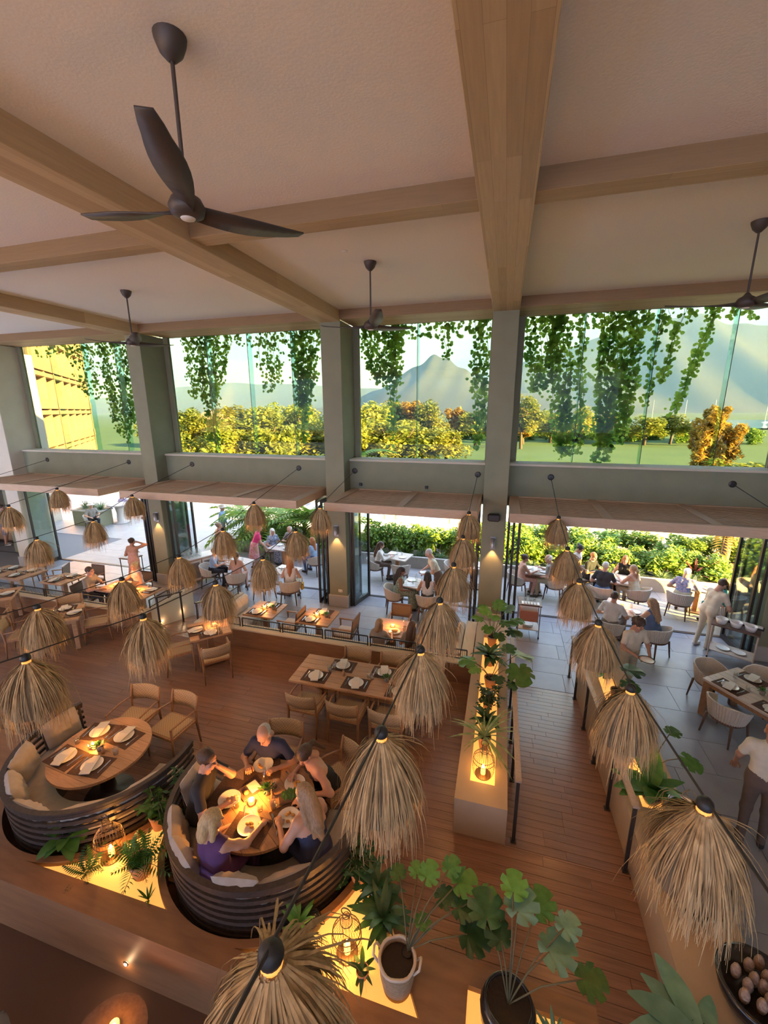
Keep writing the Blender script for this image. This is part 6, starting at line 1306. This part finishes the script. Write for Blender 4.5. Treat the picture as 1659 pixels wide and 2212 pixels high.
def palm(x, y, z, h, n, ln, label, m='hedge_leaf', trunk=.09):
    t = thing('palm', label, 'palm', (x, y, z)); MB().tube([(0, 0, 0), (.05, 0, h*.5), (0, .05, h)], [trunk*1.2, trunk, trunk*.9], 8).build('trunk', M['bark'], t, True)
    b = MB(); k_ = 16
    for i in range(k_):
        u = i/k_; w = ln*.26*math.sin(math.pi*min(1, .1+u*.9)); zz = ln*(.35*u-.75*u*u)
        for s in (-1, 1): b.raw([(ln*u, 0, zz), (ln*u-ln*.005, s*w*.5, zz-.02), (ln*u+ln*.09, s*w, zz-.10*ln), (ln*u+ln*.055, s*w*.45, zz-.03)], [(0, 1, 2, 3)])
    b.tube([(ln*u, 0, ln*(.35*u-.75*u*u)) for u in (0, .25, .5, .75, 1)], .01, 4); me = b.mesh('frond', M[m])
    for i in range(n): ob('frond', me, t, (0, .05, h), rot=(0, random.uniform(-.75, .35), i*2.4), scale=random.uniform(.8, 1.1))
    return t
for x, y, h, lab in ((-9.2, 14.9, .9, 'leafy palm left of the person in pink'), (-8.0, 15.6, 1.1, 'leafy palm behind the person in blue floral dress'), (-6.6, 15.2, .8, 'leafy palm behind the person in striped shirt'), (-10.4, 15.4, 1.0, 'leafy palm behind the bottles')): palm(x, y, 0, h, 24, 1.9, lab, 'hedge_leaf')
palm(-5.9, 16.2, 0, 3.6, 12, 1.6, 'slim trunked palm seen beside the door stack', 'leaf_mid', .11); palm(7.6, 16.6, 0, 1.5, 16, 1.5, 'sunlit orange palm at the right of the garden', 'tree_leaf_b', .14)
for i in range(6): shrub(-10.2+i*1.0, 14.7, .35, (.55, .5, .5), '%s low shrub under the terrace palms' % EDGE[i], 'low palm shrubs', i)
for i in range(3): t = thing('grass_tuft', '%s grass clump in the planter box of the far left terrace' % EDGE[i], 'grass', (-20.1+i*.5, 15.7, .8), i); tag(ob('blades', GRASSM[i % 2], t, scale=1.3), kind='stuff')
t = thing('bromeliad', 'red leaved spiky plant beside the orange palm', 'plant', (6.2, 15.0, .3)); mat('red_leaf', (.30, .09, .10), .5, transl=.3); me = leaf_blade(.8, .035, .15).mesh('leaf', M['red_leaf'])
for i in range(16): ob('leaf', me, t, (0, 0, 0), rot=(0, -random.uniform(.4, 1.3), i*2.4))
t = thing('garden_stone', 'dark rounded garden stone behind the glass door', 'stone', (6.75, 13.0, 0)); m = MB().ball((0, 0, .5), .5, 16, 10, (.45, .4, .75)); m.v = [(p[0]+.05*math.sin(p[2]*5), p[1]+.04*math.cos(p[0]*7), max(0, p[2])) for p in m.v]; m.build('rock', M['char_stone'] if 'char_stone' in M else mat('char_stone', (.06, .07, .09), .7, bump=.4, scale=6), t, True)
# pool and pale deck further out
struct('pool_deck', MB().bb(-40, 60, 17.5, 46, -.5, -.02), M['white_deck'], label='pale stone deck around the pool')
struct('pool', MB().bb(-14, 22, 23.5, 38, -.1, -.012), M['water'], label='blue swimming pool seen over the hedge')
for i in range(7):
    t = thing('sun_lounger', '%s white lounger from the left on the pool deck' % EDGE[i], 'lounger', (-9+i*3.4, 21.0, 0), R(10)); MB().box((0, 0, .3), (.7, 1.3, .08), bev=.02).build('seat', M['white_cushion'], t); MB().box((0, .95, .5), (.7, .75, .08), rx=R(35), bev=.02).build('backrest', M['white_cushion'], t)
    for sx in (-1, 1):
        for sy in (-.5, .8): MB().box((sx*.3, sy, .13), (.06, .06, .26)).build('leg', M['dark_wood'], t)
struct('garden_wall', MB().bb(3, 20, 19.2, 19.35, 0, .9), M['white_deck'], label='low pale garden wall between the hedge rows')
# ================================================================ hanging vines outside the high windows
mat('vine_stem', (.10, .09, .05), .8)
def vine(x0, x1, xb0, xb1, zb, n, label, ztop=8.0, y=12.0, size=.09, strands=6, diag=0):
    """a curtain of strands from x0..x1 at the eave, narrowing to xb0..xb1 at its foot zb"""
    t = thing('hanging_vine', label, 'vine', (0, 0, 0), 0, 'vines hanging from the eave'); st = MB(); P = []
    for s in range(strands):
        f = (s+.5)/strands; xt = x0+(x1-x0)*f; xb = xb0+(xb1-xb0)*f; zz = zb+(ztop-zb)*random.uniform(0, .35)*(abs(f-.5)*2); yy = y+random.uniform(-.12, .12)
        pts = [(xt+(xb-xt)*u+.04*math.sin(u*9+s), yy, ztop+(zz-ztop)*u) for u in (0, .2, .4, .6, .8, 1)]; st.tube(pts, .005, 4)
        for k_ in range(int(n*1.8)//strands):
            u = random.random()**.9; i = min(4, int(u*5)); v = u*5-i; a, c = pts[i], pts[i+1]
            P.append((a[0]+(c[0]-a[0])*v+random.gauss(0, .06), a[1]+random.gauss(0, .06), a[2]+(c[2]-a[2])*v))
    st.build('stems', M['vine_stem'], t); b = MB()
    for p in P:
        th = random.uniform(-1.2, 1.2); tilt = random.uniform(-.5, .7); s_ = size*random.uniform(.6, 1.15); ex = Vector((math.cos(th), .35*math.sin(th*3), math.sin(th)*.6)).normalized(); ez = Vector((0, tilt, -1)).normalized(); ez = (ez-ex*ez.dot(ex)).normalized(); q = Vector(p)
        b.raw([q, q+ex*s_*.55+ez*s_*.25, q+ex*s_*.5+ez*s_*.75, q+ez*s_*1.1, q-ex*s_*.5+ez*s_*.75, q-ex*s_*.55+ez*s_*.25], [(0, 1, 2, 3, 4, 5)])
    tag(b.build('leaves', M['vine_leaf'], t), kind='stuff'); return t
VN = [(-15.2, -13.6, -14.6, -13.4, 6.0, 150, 7, 'thin vine curtain on the left of the leftmost window'), (-13.5, -12.0, -13.3, -12.4, 4.5, 620, 9, 'dense vine curtain on the right of the leftmost window'),
      (-10.1, -8.2, -10.0, -8.7, 5.9, 330, 10, 'wide vine curtain at the left of the second window'), (-9.5, -9.0, -9.5, -9.1, 4.5, 260, 4, 'long vine column at the left of the second window'), (-7.4, -6.7, -7.2, -6.7, 6.1, 110, 5, 'thin vine curtain in the middle of the second window'), (-6.4, -5.25, -6.2, -5.6, 5.6, 330, 8, 'dense vine curtain at the right of the second window'), (-6.0, -5.75, -6.05, -5.85, 4.5, 170, 3, 'long vine column at the right of the second window'),
      (-4.05, -2.7, -3.9, -3.0, 6.2, 340, 9, 'vine curtain at the left of the one joint window'), (-3.2, -2.95, -3.25, -3.05, 4.5, 110, 3, 'thin vine tail below the curtain of the one joint window'), (-1.75, -1.6, -1.7, -1.6, 6.8, 24, 2, 'short sparse vine in the middle of the one joint window'), (-1.0, -.55, -.8, -.5, 4.5, 240, 5, 'vine curtain at the right of the one joint window'),
      (.25, 1.1, .5, 1.2, 5.9, 260, 7, 'loose vine curtain at the left of the widest window'), (.85, 1.35, 1.3, 1.75, 4.25, 420, 5, 'dense left vine column of the widest window'), (1.5, 1.75, 1.8, 1.95, 4.4, 120, 3, 'thin vine strand beside the dense left column'), (2.05, 2.75, 2.2, 2.75, 4.25, 650, 7, 'dense right vine column of the widest window'), (2.75, 3.1, 2.8, 2.95, 4.7, 230, 4, 'bright vine strand beside the dense right column'), (3.3, 3.45, 3.2, 3.3, 5.6, 50, 2, 'sparse vine strand right of the dense columns'), (3.75, 3.95, 3.45, 3.6, 6.0, 60, 2, 'slanting sparse vine strand of the widest window'), (4.4, 4.65, 3.85, 4.0, 5.4, 130, 3, 'slanting vine strand swept left in the widest window')]
for x0, x1, a, c, zb, n, st_, lab in VN: vine(x0, x1, a, c, zb, n, lab, strands=st_)
for i in range(4): vine(PIL[i][1], PIL[i+1][0], PIL[i][1], PIL[i+1][0], 7.45, 130, 'short leafy fringe along the eave of the %s window' % ('leftmost', 'second', 'one joint', 'widest')[i], strands=14)
# ================================================================ distant landscape
G0 = -2.
struct('lawn', MB().raw([(-400, 44, G0), (400, 44, G0), (2500, 1700, G0-2), (-2500, 1700, G0-2)], [(0, 1, 2, 3)]), M['field'], label='green lawn and land beyond the pool')
struct('lagoon', MB().raw([(20, 190, G0+.3), (260, 190, G0+.3), (420, 330, G0+.3), (30, 330, G0+.3)], [(0, 1, 2, 3)]), M['water'], label='pale strip of water below the mountains')
CROWN = {}
CROWN['round'] = [quad_cloud(clumps(rg, 2600, 26, .34, (1, 1, .8)), .11, rg, 'tree_leaf', 'crown') for _ in range(3)]
CROWN['feather'] = []
for _ in range(2):
    P = clumps(rg, 2200, 30, .22, (.55, .55, 1.1)); CROWN['feather'].append(quad_cloud(P, .10, rg, 'tree_leaf_b', 'crown', elong=2.6))
TRUNK = MB().tube([(0, 0, -1.7), (.05, 0, -.8), (0, .05, .2)], [.09, .07, .03], 7)
for i in range(5): a = i*1.3; TRUNK.tube([(0, 0, -.6), (.35*math.cos(a), .35*math.sin(a), -.1), (.6*math.cos(a), .6*math.sin(a), .35)], [.035, .025, .01], 5)
TRUNK = TRUNK.mesh('trunk', M['bark'], True)
def tree(x, y, h, w, kind, label, k_, zb=None):
    zb = G0 if zb is None else zb; t = thing('tree', label, 'tree', (x, y, zb+h*.55), random.uniform(0, 6.28), 'sunlit trees beyond the pool'); t.scale = (w, w, h*.40)
    tag(ob('crown', CROWN[kind][k_ % len(CROWN[kind])], t), kind='stuff'); ob('trunk', TRUNK, t); return t
TREES = []
for i in range(9): TREES.append((-47+i*4.2+random.uniform(-1, 1), 50+random.uniform(-3, 3), random.uniform(6.2, 8.6), 3.6, 'round', 'behind the second window'))
for i in range(7): TREES.append((-60+i*6.0, 74+random.uniform(-4, 4), random.uniform(8.6, 10.5), 4.6, 'round', 'far behind the second window'))
for i in range(5): TREES.append((-19+i*3.0, 52+random.uniform(-3, 3), random.uniform(5.4, 6.6), 2.8, 'round', 'behind the one joint window'))
for i in range(8): TREES.append((-29+i*4.6, 92+random.uniform(-5, 5), random.uniform(8.5, 11.5), 4.2, 'round' if i % 2 else 'feather', 'far behind the one joint window'))
for i in range(7): TREES.append((4+i*6.2, 105+random.uniform(-6, 6), random.uniform(6.5, 9), 4.0, 'round' if i % 3 else 'feather', 'far behind the widest window'))
for i in range(5): TREES.append((19+i*3.3, 50+random.uniform(-4, 4), random.uniform(5.0, 7.5), 2.4, 'feather', 'at the right of the widest window'))
for i in range(4): TREES.append((15+i*5, 43+random.uniform(-2, 2), random.uniform(3.0, 3.8), 3.0, 'round', 'low before the right of the widest window'))
for i in range(4): TREES.append((-31+i*2.6, 38+random.uniform(-2, 2), random.uniform(5.5, 7.0), 2.6, 'round', 'beside the orange building'))
cnt = {}
for i, (x, y, h, w, k_, ph) in enumerate(TREES):
    cnt[ph] = cnt.get(ph, 0)+1; tree(x, y, h, w*random.uniform(.85, 1.15), k_, '%s sunlit %s tree %s' % (EDGE[cnt[ph]-1], 'feathery' if k_ == 'feather' else 'bushy', ph), i)
for i in range(26):
    x = -30+i*3.3; y = 118+6*math.sin(i*1.7); t = shrub(x, y, G0+1.5, (3.6, 2.2, 2.6), '%s low dark bush of the line behind the lawn' % EDGE[i], 'bushes behind the lawn', i)
for i in range(16): shrub(-45+i*3.0, 44.5+1.2*(i % 2), G0+.9, (2.2, 1.5, 1.9), '%s low bush along the near edge of the trees beyond the pool' % EDGE[i], 'bushes beyond the pool', i)
# mountains
def ridge(name, y, prof, depth, seed, label):
    rr = np.random.default_rng(seed); xs = np.linspace(prof[0][0], prof[-1][0], 150); px, pz = zip(*prof); zt = np.interp(xs, px, pz); rows_ = 22; vs = []
    ph = rr.uniform(0, 6.28, 12); fr = rr.uniform(.6, 7, 12)
    jag = sum(np.sin(xs/(prof[-1][0]-prof[0][0])*fr[i]*22+ph[i])/(1+fr[i]*.8) for i in range(12))
    for j in range(rows_+1):
        v = j/rows_
        for i, x in enumerate(xs):
            gully = math.sin(x*.035+v*3+ph[0])*.5+math.sin(x*.011+ph[1]+v*5)*.5
            z = zt[i]*(v**1.35)+(jag[i]*zt[i]*.03+gully*zt[i]*.05*math.sin(v*math.pi))*v
            vs.append((x, y-depth*(1-v)*(1+.12*gully), G0-2+z))
    n = len(xs); fs = [(j*n+i, j*n+i+1, (j+1)*n+i+1, (j+1)*n+i) for j in range(rows_) for i in range(n-1)]
    o = struct(name, MB().raw(vs, fs), M['mountain'], label=label, smooth=True); o['kind'] = 'thing'; o['category'] = 'mountain'; return o
S_ = 1.0
ridge('mountain', 900, [(-420, 0), (-330, 30), (-262, 55), (-225, 72), (-190, 96), (-160, 109), (-146, 112), (-118, 108), (-95, 92), (-60, 70), (10, 46), (120, 25), (200, 0)], 330, 3, 'pointed blue mountain behind the one joint window')
ridge('mountain', 1500, [(-300, 0), (-120, 70), (40, 150), (190, 200), (330, 250), (440, 275), (500, 262), (640, 235), (820, 200), (1050, 160), (1500, 60)], 520, 5, 'broad hazy mountain behind the widest window')
ridge('mountain', 1700, [(-2300, 40), (-1700, 95), (-1250, 128), (-900, 120), (-500, 90), (-100, 60), (200, 20)], 420, 8, 'long low blue ridge behind the second window')
# ---- neighbouring hotel wing seen through the leftmost window
t = thing('hotel_wing', 'sunlit orange hotel wing with balconies beyond the leftmost window', 'building', (-43.9, 33.8, -1), R(131))
for f_ in range(5):
    z = f_*3.3; MB().bb(-9, 14, -.25, .3, z+3.0, z+3.35).build('floor_slab', M['facade'], t); MB().bb(-9, 14, -.3, -.2, z+.2, z+1.0).build('balcony_front', M['facade'], t)
    for k_ in range(7):
        x = -8.2+k_*3.25; w = MB().bb(x, x+2.3, .35, .45, z+.15, z+2.75).build('window', M['facade_dark'], t); MB().bb(x+1.12, x+1.2, .32, .36, z+.15, z+2.75).build('mullion', M['facade'], w); MB().bb(x+.06, x+1.1, .33, .35, z+.25, z+2.65).build('pane', M['door_glass'], w)
        MB().bb(x+2.45, x+2.8, -.2, .5, z+.0, z+3.3).build('pier', M['facade'], t)
MB().bb(-9.2, 14.2, .5, 9, 0, 17).build('body', M['facade'], t); MB().bb(-9.6, 14.6, -.6, 9.4, 17, 17.4).build('roof', M['roof'], t)
for (x, y, w, h, rz, lab) in ((-56, 86, 8, 4.2, 15, 'pale house with tiled roof between the trees, the right one'), (-70, 92, 9, 5.5, -10, 'pale house with tiled roof between the trees, the left one')):
    t = thing('house', lab, 'house', (x, y, G0), R(rz)); MB().bb(-w/2, w/2, -3, 3, 0, h).build('walls', M['facade'], t)
    MB().raw([(-w/2-.6, -3.6, h), (w/2+.6, -3.6, h), (w/2+.6, 3.6, h), (-w/2-.6, 3.6, h), (-w/4, 0, h+2.2), (w/4, 0, h+2.2)], [(0, 1, 5, 4), (1, 2, 5), (2, 3, 4, 5), (3, 0, 4), (0, 3, 2, 1)]).build('roof', M['roof'], t)
    for k_ in range(3): w_ = MB().bb(-w/2+1+k_*2.6, -w/2+2.2+k_*2.6, -3.06, -3.0, h-2.4, h-.9).build('window', M['facade_dark'], t)
for i, (x, y) in enumerate(((62, 215), (78, 225), (92, 232), (110, 228))):
    t = thing('sailboat', '%s white sailboat on the lagoon' % EDGE[i], 'boat', (x, y, G0+.3), R(20*i)); MB().raw([(-4, 0, 1.2), (-3, -1.1, 1.2), (3, -1.1, 1.2), (5, 0, 1.4), (3, 1.1, 1.2), (-3, 1.1, 1.2), (-3, 0, 0), (3, 0, 0)], [(0, 1, 2, 3, 4, 5), (0, 6, 1), (1, 6, 7, 2), (2, 7, 3), (3, 7, 4), (4, 7, 6, 5), (5, 6, 0)]).build('hull', M['white_plate'], t); MB().tube([(0, 0, 1.2), (0, 0, 11)], .08, 5).build('mast', M['white_plate'], t)

# ---- evening haze over the far land
hz = bpy.data.materials.new('haze'); hz.use_nodes = True; _N = hz.node_tree.nodes; _N.remove(_N['Principled BSDF']); _v = _N.new('ShaderNodeVolumeScatter'); _v.inputs['Color'].default_value = (.12, .30, 1, 1); _v.inputs['Density'].default_value = .0008
hz.node_tree.links.new(_v.outputs[0], _N['Material Output'].inputs['Volume'])
tag(MB().bb(-2600, 2600, 150, 1750, -8, 420).build('evening_haze', hz), 'pale blue evening haze hanging before the mountains', 'haze', kind='stuff')
